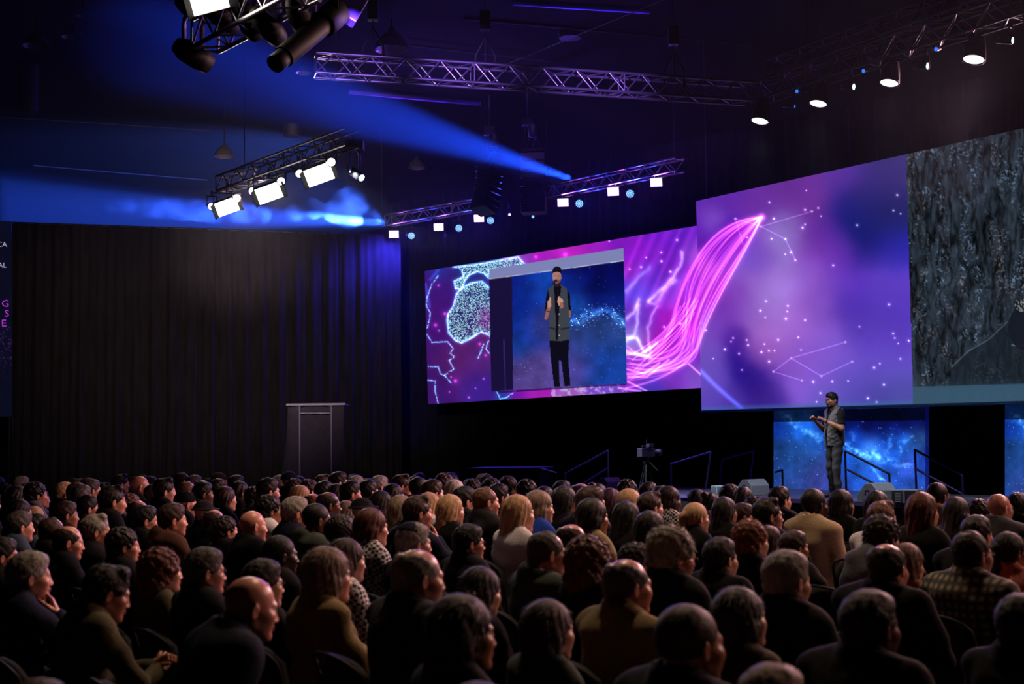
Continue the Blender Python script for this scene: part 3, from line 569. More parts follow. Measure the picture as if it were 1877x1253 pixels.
# violet panels and blue pars on the far trusses
for i, (x, y, d) in enumerate([(722, 429, 36.6), (804, 416, 35.6), (878, 400, 34.6), (1032, 371, 31.6), (1124, 351, 30.4), (1203, 334, 29.3)]):
    p = P(x, y, d); panel_light(p, Vector((-3, 3, 0)), 0.26, 0.19, M('purple_face'), ('first', 'second', 'third', 'fourth', 'fifth', 'sixth')[i]+' violet-white square wash light from the left on the far trusses', 'violet wash lights', False, p.z+0.35)
for i, (x, y, d) in enumerate([(754, 432, 36.2), (841, 418, 35.1), (899, 404, 34.3), (1062, 373, 31.2), (1155, 355, 30.0)]):
    p = P(x, y, d); round_light(p, Vector((-3, 3, 0.5)), 0.105, M('blue_led'), ('first', 'second', 'third', 'fourth', 'fifth')[i]+' round light-blue LED lamp from the left on the far trusses', 'blue LED lamps', 1, p.z+0.4)
for x, y, mm, l in ((934, 393, 'purple_face', 'tiny pink spot under the hanging speaker column'), (977, 397, 'blue_led', 'tiny blue spot under the hanging speaker column')):
    round_light(P(x, y, 33), Vector((-3, 3, 0)), 0.035, M(mm), l, None, 0, None, 0.08)
def tbd(px): return 1/(1/21.4+(1/16.9-1/21.4)*(px-1384)/576)
def tbz(px): k = (px-1384)/576; p = TB0+(TB1-TB0)*k; t = P(px, 173-191*k, tbd(px)); return t.z-0.14
# round white downlights along the right truss
for i, (x, y, r, d) in enumerate([(1393, 221, 16.5, 21.0), (1500, 189, 16.5, 20.0), (1630, 151, 17.5, 18.9), (1785, 108, 20, 17.8)]):
    d = tbd(x); p = P(x, y, d); rr = r/F_PX*d
    round_light(p, p+Vector((-0.5, -0.35, -2.0)), rr, M('white_disc'), ('first', 'second', 'third', 'fourth')[i]+' round white downlight from the left under the right truss', 'white downlights', 0, tbz(x), 0.32)
for i, (x, y, d, mm) in enumerate([(1456, 195, 21.2, 'blue_small'), (1564, 159, 20.2, 'blue_white'), (1699, 121, 18.8, 'blue_white'), (1855, 74, 17.6, 'blue_white'), (1461, 167, 21.0, 'blue_small'), (1583, 130, 20, 'blue_small'), (1716, 90, 18.9, 'blue_small')]):
    d = tbd(x); p = P(x, y, d); o = ('lowest', 'second', 'third', 'rightmost', 'upper left', 'upper middle', 'upper right')[i]
    round_light(p, p+Vector((0.8, -0.9, -0.25)) if i < 4 else p+Vector((-0.8,-1.2,-0.4)), (0.03 if mm == 'blue_small' else 0.05), M(mm), o+' small side-facing blue-white spot between the downlights', 'small blue spots on the right truss', 0, tbz(x))
# moving head on the left truss, its pole, and one at upper left
def moving_head(p, tgt, r, face, label):
    e = empty('moving_head', p, 0, label, 'stage light'); R = aim(p, tgt); W = Matrix.Translation(p) @ R.to_4x4() @ Matrix.Rotation(math.pi/2, 4, 'X')
    lathe('head', [(0, -0.42), (r*0.75, -0.4), (r*1.15, -0.3), (r*1.2, -0.12), (r*1.0, 0.0), (r*0.92, 0.0)], 20, M('black_metal'), e, W); lathe('lens', [(0, 0.006), (r*0.92, -0.002)], 20, face, e, W)
    c = p - (R @ Vector((0,-1,0)))*0.2; s = R @ Vector((1,0,0)); s.z = 0; s.normalize(); h = r*1.6+0.3; a = r*1.6
    pts = [c+s*a*math.cos(t)+Vector((0,0,h*0.75+0.12*math.sin(t)))*1.0 for t in np.linspace(0, math.pi, 9)]
    tube('arm', [c+s*a]+pts+[c-s*a], 0.025, mat('yoke_violet', '5a4a90', 0.4, 0.3), e)
    box('base', c+Vector((0,0,h+0.08)), (0.3, 0.3, 0.16), M('black_metal'), e); return e
moving_head(P(663, 326, 22.5), Vector((9, 12, -3)), 0.065, M('blue_white'), 'moving head with pale blue lens under the right end of the left truss')
moving_head(P(383, 118, 13.2), Vector((9, 26, 0)), 0.10, mat('lens_off', '0c1424', 0.1), 'unlit moving head hanging at upper left below the flood')
# ---------------------------------------------------------------- hanging line arrays
def line_array(px, y0, y1, d, n, w, h, yaw, label, curve):
    top = P(px, y0, d); bot = P(px, y1, d); L = top.z-bot.z
    e = empty('line_array', (top.x, top.y, bot.z), 0, label, 'loudspeaker'); R0 = Matrix.Rotation(yaw, 3, 'Z'); pos = top.copy(); ang = -0.02
    for i in range(n):
        R = R0 @ Matrix.Rotation(ang, 3, 'X'); dn = R @ Vector((0,0,-1)); c = pos+dn*(L/n/2)
        bm = bmesh.new(); box_bm(bm, (0,0,0), (w, h, L/n*0.9), None, 0.012)
        o = link('cabinet', bm_mesh('cabinet', bm), M('wood_black'), e, Matrix.Translation(c) @ R.to_4x4())
        bm = bmesh.new(); box_bm(bm, (0, -h/2-0.006, 0), (w*0.92, 0.01, L/n*0.7), None, 0.003)
        link('grille', bm_mesh('grille', bm), M('grille'), o, Matrix.Translation(c) @ R.to_4x4())
        pos = pos+dn*(L/n); ang += curve/n*(0.4+1.2*i/n)
    box('fly_bar', top+Vector((0,0,0.06)), (w*0.9, h, 0.08), M('black_metal'), e, rot=R0)
    for sx in (-1, 1): tube('cable_loop', [top+R0@Vector((sx*w*0.3, 0, 0.1)), top+R0@Vector((sx*w*0.15, 0, 0.4)), top+Vector((0,0,0.62))], 0.012, M('cable'), e)
    return e
line_array(898, 292, 392, 32.5, 9, 0.62, 0.42, -0.9, 'curved black column of loudspeakers hanging at centre, left of its twin', -0.55)
line_array(978, 282, 392, 31.6, 7, 0.60, 0.45, -0.15, 'straight black column of loudspeakers hanging at centre, right of its twin', 0.0)
for x, y, d in ((897, 240, 32.5), (967, 222, 31.6)):
    e = empty('chain_hoist', P(x, y, d), 0, 'motor hoist with chain bag above the '+('left' if x < 930 else 'right')+' loudspeaker column', 'hoist')
    p = P(x, y, d); box('motor', p, (0.28, 0.2, 0.22), M('black_metal'), e); lathe('chain_bag', [(0, -0.3), (0.1, -0.28), (0.12, 0)], 12, M('cable'), e, Matrix.Translation(p+Vector((0.12, 0, -0.1))))
    tube('chain', [p+Vector((0.0,0,0.1)), P(x-4, 165, d-8) if False else Vector((p.x, p.y, p.z+0.9))], 0.012, M('alu'), e)
    tube('sling', [p+Vector((-0.06, 0, -0.1)), p+Vector((-0.1, 0, -0.55))], 0.012, M('cable'), e)
    tube('hook_cable', [p+Vector((0.13, 0, -0.1)), p+Vector((0.2, 0, -0.35)), p+Vector((0.12, 0, -0.6))], 0.01, mat('cable_violet', '4a3a90', 0.5), e)
# ---------------------------------------------------------------- haze drifting in the upper hall
def haze_box(name, lo, hi, dens, label, noise=None, col=(0.75, 0.8, 1.0)):
    bm = bmesh.new(); box_bm(bm, [(a+b)/2 for a, b in zip(lo, hi)], [b-a for a, b in zip(lo, hi)]); me = bm_mesh(name, bm)
    m = bpy.data.materials.new(name); m.use_nodes = True; nt = m.node_tree; nt.nodes.clear()
    v = nt.nodes.new('ShaderNodeVolumeScatter'); v.inputs['Density'].default_value = dens; v.inputs['Color'].default_value = col+(1,); v.inputs['Anisotropy'].default_value = 0.2
    if noise:
        tc = nt.nodes.new('ShaderNodeTexCoord'); n = nt.nodes.new('ShaderNodeTexNoise'); n.inputs['Scale'].default_value = noise; n.inputs['Detail'].default_value = 3.5
        nt.links.new(tc.outputs['Object'], n.inputs['Vector']); r = nt.nodes.new('ShaderNodeMapRange'); r.inputs[1].default_value = 0.42; r.inputs[2].default_value = 0.72; r.inputs[3].default_value = 0.05*dens; r.inputs[4].default_value = dens*2
        nt.links.new(n.outputs['Fac'], r.inputs[0]); nt.links.new(r.outputs[0], v.inputs['Density'])
    o = nt.nodes.new('ShaderNodeOutputMaterial'); nt.links.new(v.outputs[0], o.inputs['Volume'])
    if noise: m.cycles.volume_step_rate = 1.0
    return tag(link(name, me, m), label, 'haze', kind='stuff')
haze_box('haze', (-15.5, 14, 6.4), (7, 44.5, 10.5), 0.0020, 'thin blue-lit stage haze hanging below the ceiling')
haze_box('haze', (-15.5, 14, 5.2), (7, 44.5, 6.399), 0.0010, 'thinner lower fringe of the haze over the left drape')
# ================================================================ figures: implicit surfaces meshed with surface nets
class Field:
    def __init__(s, xs, ys, zs):
        s.x, s.y, s.z = [np.asarray(a, np.float32) for a in (xs, ys, zs)]
        s.F = np.full((len(xs), len(ys), len(zs)), 0.5, np.float32)
    def blk(s, lo, hi):
        r = []
        for a, l, h in zip((s.x, s.y, s.z), lo, hi):
            i, j = np.searchsorted(a, l), np.searchsorted(a, h); r.append(slice(max(0, i-1), j+1))
        X = s.x[r[0]][:, None, None]; Y = s.y[r[1]][None, :, None]; Z = s.z[r[2]][None, None, :]
        return tuple(r), X, Y, Z
    def _do(s, lo, hi, fn, k, mode, off):
        m = k+0.05+abs(off); r, X, Y, Z = s.blk([a-m for a in lo], [a+m for a in hi])
        if min(q.stop-q.start for q in r) <= 0: return
        d = fn(X, Y, Z)-off; A = s.F[r]
        if d.shape != A.shape: d = np.broadcast_to(d, A.shape)
        if mode == 'add':
            h = np.clip(0.5+0.5*(A-d)/k, 0, 1); s.F[r] = A*(1-h)+d*h-k*h*(1-h)
        else:
            A = -A; h = np.clip(0.5+0.5*(A-d)/k, 0, 1); s.F[r] = -(A*(1-h)+d*h-k*h*(1-h))
    def cone(s, a, b, ra, rb, k=0.02, mode='add', off=0.0):
        a, b = np.array(a, float), np.array(b, float); R = max(ra, rb); ab = b-a; L2 = float(ab@ab)+1e-9
        def fn(X, Y, Z):
            px, py, pz = X-a[0], Y-a[1], Z-a[2]; t = np.clip((px*ab[0]+py*ab[1]+pz*ab[2])/L2, 0, 1)
            return np.sqrt((px-t*ab[0])**2+(py-t*ab[1])**2+(pz-t*ab[2])**2)-(ra+(rb-ra)*t)
        s._do(np.minimum(a, b)-R, np.maximum(a, b)+R, fn, k, mode, off)
    def ell(s, c, r, k=0.02, mode='add', off=0.0, R=None):
        c, r = np.array(c, float), np.array(r, float); mr = max(r)
        def fn(X, Y, Z):
            x, y, z = X-c[0], Y-c[1], Z-c[2]
            if R is not None: x, y, z = [R[0][i]*x+R[1][i]*y+R[2][i]*z for i in range(3)]
            k0 = np.sqrt((x/r[0])**2+(y/r[1])**2+(z/r[2])**2)+1e-6; k1 = np.sqrt((x/r[0]**2)**2+(y/r[1]**2)**2+(z/r[2]**2)**2)+1e-6
            return k0*(k0-1)/k1
        s._do(c-mr, c+mr, fn, k, mode, off)
    def cut(s, fn): s.F = np.maximum(s.F, fn(s.x[:,None,None], s.y[None,:,None], s.z[None,None,:]))
    def disp(s, fn): s.F = s.F+fn(s.x[:,None,None], s.y[None,:,None], s.z[None,None,:]).astype(np.float32)
    def nets(s):
        F = s.F; S = F < 0; nx, ny, nz = F.shape
        c = S[:-1,:-1,:-1].astype(np.int8)
        for i in (0, 1):
            for j in (0, 1):
                for k in (0, 1):
                    if i+j+k: c = c+S[i:nx-1+i, j:ny-1+j, k:nz-1+k]
        act = (c > 0) & (c < 8); I = np.argwhere(act)
        if len(I) == 0: return np.zeros((0,3)), np.zeros((0,4), int)
        idm = np.full(act.shape, -1, np.int64); idm[act] = np.arange(len(I))
        pos = np.zeros((len(I), 3)); cnt = np.zeros(len(I)); co = (s.x, s.y, s.z)
        corners = [(i, j, k) for i in (0, 1) for j in (0, 1) for k in (0, 1)]
        for a in corners:
            for b in corners:
                if sum(abs(p-q) for p, q in zip(a, b)) == 1 and a < b:
                    fa = F[I[:,0]+a[0], I[:,1]+a[1], I[:,2]+a[2]]; fb = F[I[:,0]+b[0], I[:,1]+b[1], I[:,2]+b[2]]
                    m = (fa < 0) != (fb < 0); t = np.where(m, fa/(fa-fb+1e-12), 0)
                    for ax in range(3):
                        pa = co[ax][I[:,ax]+a[ax]]; pb = co[ax][I[:,ax]+b[ax]]; pos[:,ax] += np.where(m, pa+(pb-pa)*t, 0)
                    cnt += m
        pos /= cnt[:,None]; Q_ = []
        E = np.argwhere(S[:-1,1:-1,1:-1] != S[1:,1:-1,1:-1]); i, j, k = E.T; j = j+1; k = k+1
        q = np.stack([idm[i,j-1,k-1], idm[i,j,k-1], idm[i,j,k], idm[i,j-1,k]], -1); f = S[i,j,k]; Q_.append(np.where(f[:,None], q, q[:,::-1]))
        E = np.argwhere(S[1:-1,:-1,1:-1] != S[1:-1,1:,1:-1]); i, j, k = E.T; i = i+1; k = k+1
        q = np.stack([idm[i-1,j,k-1], idm[i-1,j,k], idm[i,j,k], idm[i,j,k-1]], -1); f = S[i,j,k]; Q_.append(np.where(f[:,None], q, q[:,::-1]))
        E = np.argwhere(S[1:-1,1:-1,:-1] != S[1:-1,1:-1,1:]); i, j, k = E.T; i = i+1; j = j+1
        q = np.stack([idm[i-1,j-1,k], idm[i,j-1,k], idm[i,j,k], idm[i-1,j,k]], -1); f = S[i,j,k]; Q_.append(np.where(f[:,None], q, q[:,::-1]))
        return pos, np.concatenate(Q_)
def grid_mesh(name, parts, mats=(), smooth=True):
    """parts: (verts, quads, material index per quad or int) joined into one mesh"""
    V, Qs, MI, o = [], [], [], 0
    for v, q, mi in parts:
        V.append(v); Qs.append(q+o); o += len(v); MI.append(np.full(len(q), mi) if np.isscalar(mi) else mi)
    V = np.concatenate(V); Qs = np.concatenate(Qs); MI = np.concatenate(MI)
    me = bpy.data.meshes.new(name); me.vertices.add(len(V)); me.vertices.foreach_set('co', V.astype(np.float32).reshape(-1))
    me.loops.add(Qs.size); me.loops.foreach_set('vertex_index', Qs.reshape(-1).astype(np.int32)); me.polygons.add(len(Qs))
    me.polygons.foreach_set('loop_start', np.arange(0, Qs.size, 4, dtype=np.int32)); me.polygons.foreach_set('loop_total', np.full(len(Qs), 4, dtype=np.int32))
    for m in mats: me.materials.append(m)
    me.polygons.foreach_set('material_index', MI.astype(np.int32)); me.update(calc_edges=True)
    me.polygons.foreach_set('use_smooth', [smooth]*len(Qs)); return me
def ax(lo, hi, h, fine=None, hf=None):
    if fine is None: return np.arange(lo, hi+h, h)
    a = []; x = lo
    while x < hi+h:
        a.append(x); x += hf if fine[0]-h < x < fine[1] else h
    return np.array(a)
def xf(M4, v): M_ = np.array(M4); return v @ M_[:3,:3].T + M_[:3,3]
# ---------------------------------------------------------------- heads
def head_field(h=0.0062, fem=False, wide=1.0, beard=False):
    F = Field(ax(-0.11, 0.11, h), ax(-0.14, 0.15, h), ax(-0.25, 0.15, h)); w = wide*(0.95 if fem else 1.0)
    F.ell((0, -0.012, 0.036), (0.077*w, 0.097, 0.088), 0.01)
    F.ell((0, 0.030, -0.032), (0.061*w, 0.066, 0.088), 0.03)
    F.cone((0.046*w, 0.0, -0.062), (0.014, 0.066, -0.096), 0.025, 0.022, 0.025); F.cone((-0.046*w, 0.0, -0.062), (-0.014, 0.066, -0.096), 0.025, 0.022, 0.025)
    F.ell((0, 0.078, -0.100), (0.021, 0.016, 0.016), 0.02)
    F.cone((-0.034, 0.080, 0.020), (0.034, 0.080, 0.020), 0.011 if fem else 0.013, 0.011 if fem else 0.013, 0.02)
    F.cone((0, 0.088, 0.010), (0, 0.107, -0.033), 0.008, 0.0105, 0.014); F.ell((0.012, 0.100, -0.038), (0.008, 0.010, 0.007), 0.008); F.ell((-0.012, 0.100, -0.038), (0.008, 0.010, 0.007), 0.008)
    for sx in (1, -1):
        F.ell((sx*0.047*w, 0.062, -0.020), (0.020, 0.024, 0.018), 0.03); F.ell((sx*0.040*w, 0.036, -0.048), (0.024, 0.040, 0.038), 0.03)
        F.ell((sx*0.032, 0.100, 0.000), (0.017, 0.014, 0.011), 0.012, 'sub'); F.ell((sx*0.032, 0.080, 0.000), (0.0135, 0.0135, 0.0125), 0.004)
        Re = np.array(Matrix.Rotation(sx*0.35, 3, 'Z') @ Matrix.Rotation(-0.2, 3, 'X'))
        F.ell((sx*0.083*w, -0.006, -0.006), (0.008, 0.019, 0.033), 0.006, R=Re); F.ell((sx*0.090*w, 0.0, -0.004), (0.006, 0.010, 0.018), 0.006, 'sub', R=Re)
    F.ell((0, 0.096, -0.060), (0.023, 0.010, 0.005), 0.006); F.ell((0, 0.094, -0.071), (0.019, 0.010, 0.006), 0.006); F.ell((0, 0.108, -0.0655), (0.024, 0.006, 0.0018), 0.004, 'sub')
    F.cone((0, -0.018, -0.06), (0, -0.052, -0.22), 0.050 if fem else 0.058, 0.054 if fem else 0.066, 0.03)
    return F
def face_mats(v, q):
    c = v[q].mean(1); mi = np.zeros(len(q), int)
    for sx in (1, -1):
        d = np.sqrt((c[:,0]-sx*0.032)**2+(c[:,2])**2); f = c[:,1] > 0.083
        mi[(d < 0.0125) & f] = 1; mi[(d < 0.0055) & f] = 2
    mi[(np.abs(c[:,0]) < 0.023) & (c[:,1] > 0.09) & (c[:,2] > -0.078) & (c[:,2] < -0.053)] = 3
    return mi
HEADS = {}
for nm, fem, wd in (('m', False, 1.0), ('w', False, 1.07), ('f', True, 1.0)):
    v, q = head_field(0.0064, fem, wd).nets(); HEADS[nm] = (v, q, face_mats(v, q))
# ---------------------------------------------------------------- hands: wrist at the origin, fingers along +Y, back of the hand +Z, thumb on +X
def hand_field(curl=0.5, h=0.0042, spread=1.0, pinch=0.0):
    F = Field(ax(-0.07, 0.10, h), ax(-0.06, 0.22, h), ax(-0.13, 0.06, h))
    F.cone((0, -0.05, 0), (0, 0.01, 0), 0.028, 0.026, 0.02); F.ell((0.0, 0.048, 0.0), (0.040, 0.052, 0.016), 0.015)
    for i, (x, L) in enumerate(((0.031, 0.072), (0.011, 0.080), (-0.010, 0.075), (-0.030, 0.060))):
        c = curl+(pinch if i == 0 else 0)+0.06*i; a = c*0.35; p = np.array((x, 0.088, 0.001)); d0 = np.array((x*0.9*spread, 0.0, 0.0)); r = 0.0092
        F.cone((x*0.75, 0.045, 0), p, 0.010, 0.0098, 0.012)
        for seg, l in enumerate((0.45, 0.31, 0.24)):
            dr = np.array((0.06*np.sign(x)*spread*(abs(x)/0.03), math.cos(a), -math.sin(a))); n = p+dr*L*l; F.cone(p, n, r, r*0.92, 0.003); p = n; r *= 0.92; a += c*(1.0, 0.7, 0.6)[seg]+c*0.4
    p = np.array((0.030, 0.022, -0.006)); a = 0.75-0.25*curl
    for l, rr in ((0.040, 0.0125), (0.033, 0.0105), (0.026, 0.0095)):
        n = p+np.array((math.sin(a), math.cos(a), -0.25-curl*0.3))*l; F.cone(p, n, rr, rr*0.9, 0.008); p = n; a -= 0.35+0.3*pinch
    return F
HANDS = {k: hand_field(c).nets() for k, c in (('relax', 0.45), ('curl', 1.05))}
def place_hand(kind, wrist, fwd, up, mirror=False, s=1.0):
    v, q = HANDS[kind]; v = v.copy()
    if mirror: v[:,0] *= -1; q = q[:, ::-1]
    f = Vector(fwd).normalized(); x = f.cross(Vector(up)).normalized(); z = x.cross(f)
    M3 = Matrix((x, f, z)).transposed()
    return (v*s) @ np.array(M3).T + np.array(wrist), q
# ---------------------------------------------------------------- seated bodies
def rotx(p, a, o):
    p = np.array(p, float)-o; c, s = math.cos(a), math.sin(a); return np.array((p[0], p[1]*c-p[2]*s, p[1]*s+p[2]*c))+o
HIP = np.array((0, 0.0, 0.53))
class Body: pass
def seated(lean=0.0, fem=False, arms='lap', wide=1.0, twist=0.0):
    B = Body(); sh = (0.158 if fem else 0.196)*wide; T = lambda p: rotx(p, -lean, HIP); B.sh = sh; B.fem = fem; B.lean = lean
    B.torso = [('e', T((0, -0.015, 0.89)), (sh*0.90, 0.115*wide, 0.20)), ('e', T((0, 0.005, 0.70)), ((0.142 if fem else 0.160)*wide, 0.122*wide, 0.20)), ('e', (0, 0.0, 0.55), ((0.172 if fem else 0.166)*wide, 0.138, 0.105)),
               ('c', T((-sh+0.035, -0.02, 0.995)), T((sh-0.035, -0.02, 0.995)), 0.060*wide, 0.060*wide), ('c', T((0, -0.035, 1.075)), T((sh*0.75, -0.025, 1.0)), 0.042, 0.046), ('c', T((0, -0.035, 1.075)), T((-sh*0.75, -0.025, 1.0)), 0.042, 0.046),
               ('e', T((0.07, -0.075, 0.92)), (0.075, 0.05, 0.11)), ('e', T((-0.07, -0.075, 0.92)), (0.075, 0.05, 0.11))]
    if fem: B.torso += [('e', T((0.065, 0.085, 0.87)), (0.06, 0.05, 0.06)), ('e', T((-0.065, 0.085, 0.87)), (0.06, 0.05, 0.06))]
    B.neck = (T((0, -0.035, 1.02)), T((0, -0.012, 1.14))); B.head = T((0, 0.018, 1.165)); B.nk = T((0, -0.035, 1.065)); B.T = T
    ar = []
    S = [T((sx*sh, -0.015, 0.985)) for sx in (1, -1)]
    if arms == 'lap': ar = [(S[0], (sh+0.055, 0.04, 0.70), (0.10, 0.27, 0.62), 'relax', (-0.35, 1, -0.15), (0, 0, 1)), (S[1], (-sh-0.055, 0.05, 0.70), (-0.09, 0.29, 0.62), 'relax', (0.35, 1, -0.15), (0, 0, 1))]
    if arms == 'cross': ar = [(S[0], (sh+0.04, 0.12, 0.76), (-0.06, 0.235, 0.80), 'relax', (-1, 0.1, 0.15), (0, 1, 0.2)), (S[1], (-sh-0.04, 0.12, 0.75), (0.06, 0.20, 0.77), 'relax', (1, 0.1, 0.1), (0, 1, 0.2))]
    if arms == 'chin':
        w_ = T((0.06, 0.165, 0.985)); ar = [(S[0], T((sh+0.02, 0.24, 0.80)), w_, 'curl', (-0.25, -0.35, 1), (0.3, 1, 0.2)), (S[1], (-sh-0.02, 0.14, 0.75), (0.10, 0.24, 0.78), 'relax', (1, 0.1, 0.1), (0, 1, 0.2))]
    if arms == 'clasp': ar = [(S[0], T((sh+0.05, 0.18, 0.77)), T((0.035, 0.33, 0.83)), 'curl', (-0.5, 0.5, 0.6), (0.5, 0, 1)), (S[1], T((-sh-0.05, 0.18, 0.77)), T((-0.035, 0.33, 0.83)), 'curl', (0.5, 0.5, 0.6), (-0.5, 0, 1))]
    if arms == 'rest': ar = [(S[0], (sh+0.16, -0.02, 0.80), (sh+0.34, -0.10, 0.86), 'relax', (1, -0.2, -0.4), (0, 0, 1)), (S[1], (-sh-0.05, 0.05, 0.71), (-0.09, 0.29, 0.62), 'relax', (0.35, 1, -0.15), (0, 0, 1))]
    B.arms = ar
    B.legs = [((sx*0.092, 0.03, 0.535), (sx*0.125, 0.45, 0.505), (sx*0.12, 0.42, 0.10)) for sx in (1, -1)]
    return B
def apply_torso(F, B, off, k=0.045):
    for t in B.torso:
        if t[0] == 'e': F.ell(t[1], t[2], k, off=off)
        else: F.cone(t[1], t[2], t[3], t[4], k, off=off)
def apply_arms(F, B, off, wrist=True, upto=1.0):
    k = 0.85 if B.fem else 1.0
    for S, E_, W, *_ in B.arms:
        S, E_, W = np.array(S), np.array(E_), np.array(W); W2 = E_+(W-E_)*upto
        F.cone(S, E_, 0.056*k, 0.043*k, 0.03, off=off); F.cone(E_, W2, 0.040*k, 0.040*k+(0.027*k-0.040*k)*upto, 0.012, off=off)
def apply_legs(F, B, off, foot=True):
    for H, K, A in B.legs:
        F.cone(H, K, 0.086, 0.060, 0.03, off=off); F.cone(K, A, 0.056, 0.040, 0.02, off=off)
        if foot: F.cone((A[0], A[1]-0.02, 0.045), (A[0], A[1]+0.15, 0.035), 0.040, 0.034, 0.02)
def bbox(B): return [(-B.sh-0.42, B.sh+0.42) if False else (min(-0.32, min(min(a[1][0], a[2][0]) for a in B.arms)-0.09), max(0.32, max(max(a[1][0], a[2][0]) for a in B.arms)+0.09)), (-0.24, 0.72), (0.0, 1.25)]
def wrinkle(seed, amp):
    rs = np.random.RandomState(seed); ks = [(rs.uniform(-14, 14), rs.uniform(-14, 14), rs.uniform(22, 46), rs.uniform(0, 6)) for _ in range(5)]
    return lambda X, Y, Z: amp*sum(np.sin(a*X+b*Y+c*Z+p+1.2*np.sin(9*X+7*Z+p)) for a, b, c, p in ks)/2.2
def body_parts(B, seed=0, hb=0.020, ht=0.0135, coll='crew', sleeves=1.0):
    (x0, x1), (y0, y1), _ = bbox(B)
    F = Field(ax(x0, x1, hb), ax(y0, y1, hb), ax(0.01, 1.24, hb)); apply_torso(F, B, -0.012); apply_arms(F, B, -0.004); apply_legs(F, B, -0.008)
    F.cone(B.neck[0], B.neck[1], 0.056 if not B.fem else 0.048, 0.052 if not B.fem else 0.045, 0.02)
    bv, bq = F.nets(); parts = [(bv, bq, 0)]
    for i, (S, E_, W, kind, fw, up) in enumerate(B.arms):
        hv, hq = place_hand(kind, W, fw, up, mirror=(i == 0), s=0.92 if B.fem else 1.0); parts.append((hv, hq, 0))
    G = Field(ax(x0, x1, ht), ax(-0.26, 0.42, ht), ax(0.42, 1.20, ht)); off = 0.016
    apply_torso(G, B, off); apply_arms(G, B, off-0.002, upto=0.97*sleeves)
    G.disp(wrinkle(seed, 0.0072)); n0 = np.array(B.nk); up = np.array(B.T((0, 0.12, 2.0)))-np.array(B.T((0, 0, 1.0))); up /= np.linalg.norm(up)
    r = 0.058 if B.fem else 0.068
    if coll == 'hood': G.cone(n0+(0, -0.05, -0.01), n0+(0, -0.10, -0.08), 0.085, 0.06, 0.02); r += 0.012; hgt = 0.05
    elif coll == 'shirt': G.cone(n0-up*0.02, n0+up*0.018, r+0.016, r+0.010, 0.012); hgt = 0.02
    elif coll == 'jacket': G.cone(n0-up*0.03, n0+up*0.002, r+0.026, r+0.020, 0.02); hgt = 0
    G.cone(n0-up*0.015, n0+up*0.25, r-0.004, r+0.002, 0.006, 'sub')
    G.cut(lambda X, Y, Z: 0.47-Z+0*X+0*Y)
    for S, E_, W, *_ in B.arms:
        E_, W = np.array(E_), np.array(W); d = (W-E_)/np.linalg.norm(W-E_)
        # open cuff: hollow the sleeve end
        c = E_+(W-E_)*0.97*sleeves; G.cone(c+d*0.005, c+d*0.10, 0.026, 0.05, 0.004, 'sub')
    tv, tq = G.nets()
    H = Field(ax(-0.27, 0.27, 0.02), ax(-0.2, 0.56, 0.02), ax(0.06, 0.72, 0.02))
    for t in B.torso[1:3]: H.ell(t[1], t[2], 0.04, off=0.004)
    apply_legs(H, B, 0.010, False); H.cut(lambda X, Y, Z: np.maximum(Z-0.68, 0.075-Z)+0*X+0*Y); H.disp(wrinkle(seed+9, 0.004)); lv, lq = H.nets()
    sh = []
    S_ = Field(ax(-0.2, 0.2, 0.014), ax(0.3, 0.68, 0.014), ax(0.0, 0.14, 0.014))
    for _, _, A in B.legs: S_.cone((A[0], A[1]-0.03, 0.05), (A[0], A[1]+0.16, 0.042), 0.047, 0.040, 0.02); S_.cone((A[0], A[1]-0.01, 0.06), (A[0], A[1], 0.12), 0.045, 0.047, 0.02)
    S_.cut(lambda X, Y, Z: 0.012-Z+0*X+0*Y); sv, sq = S_.nets()
    return parts, (tv, tq), (lv, lq), (sv, sq)
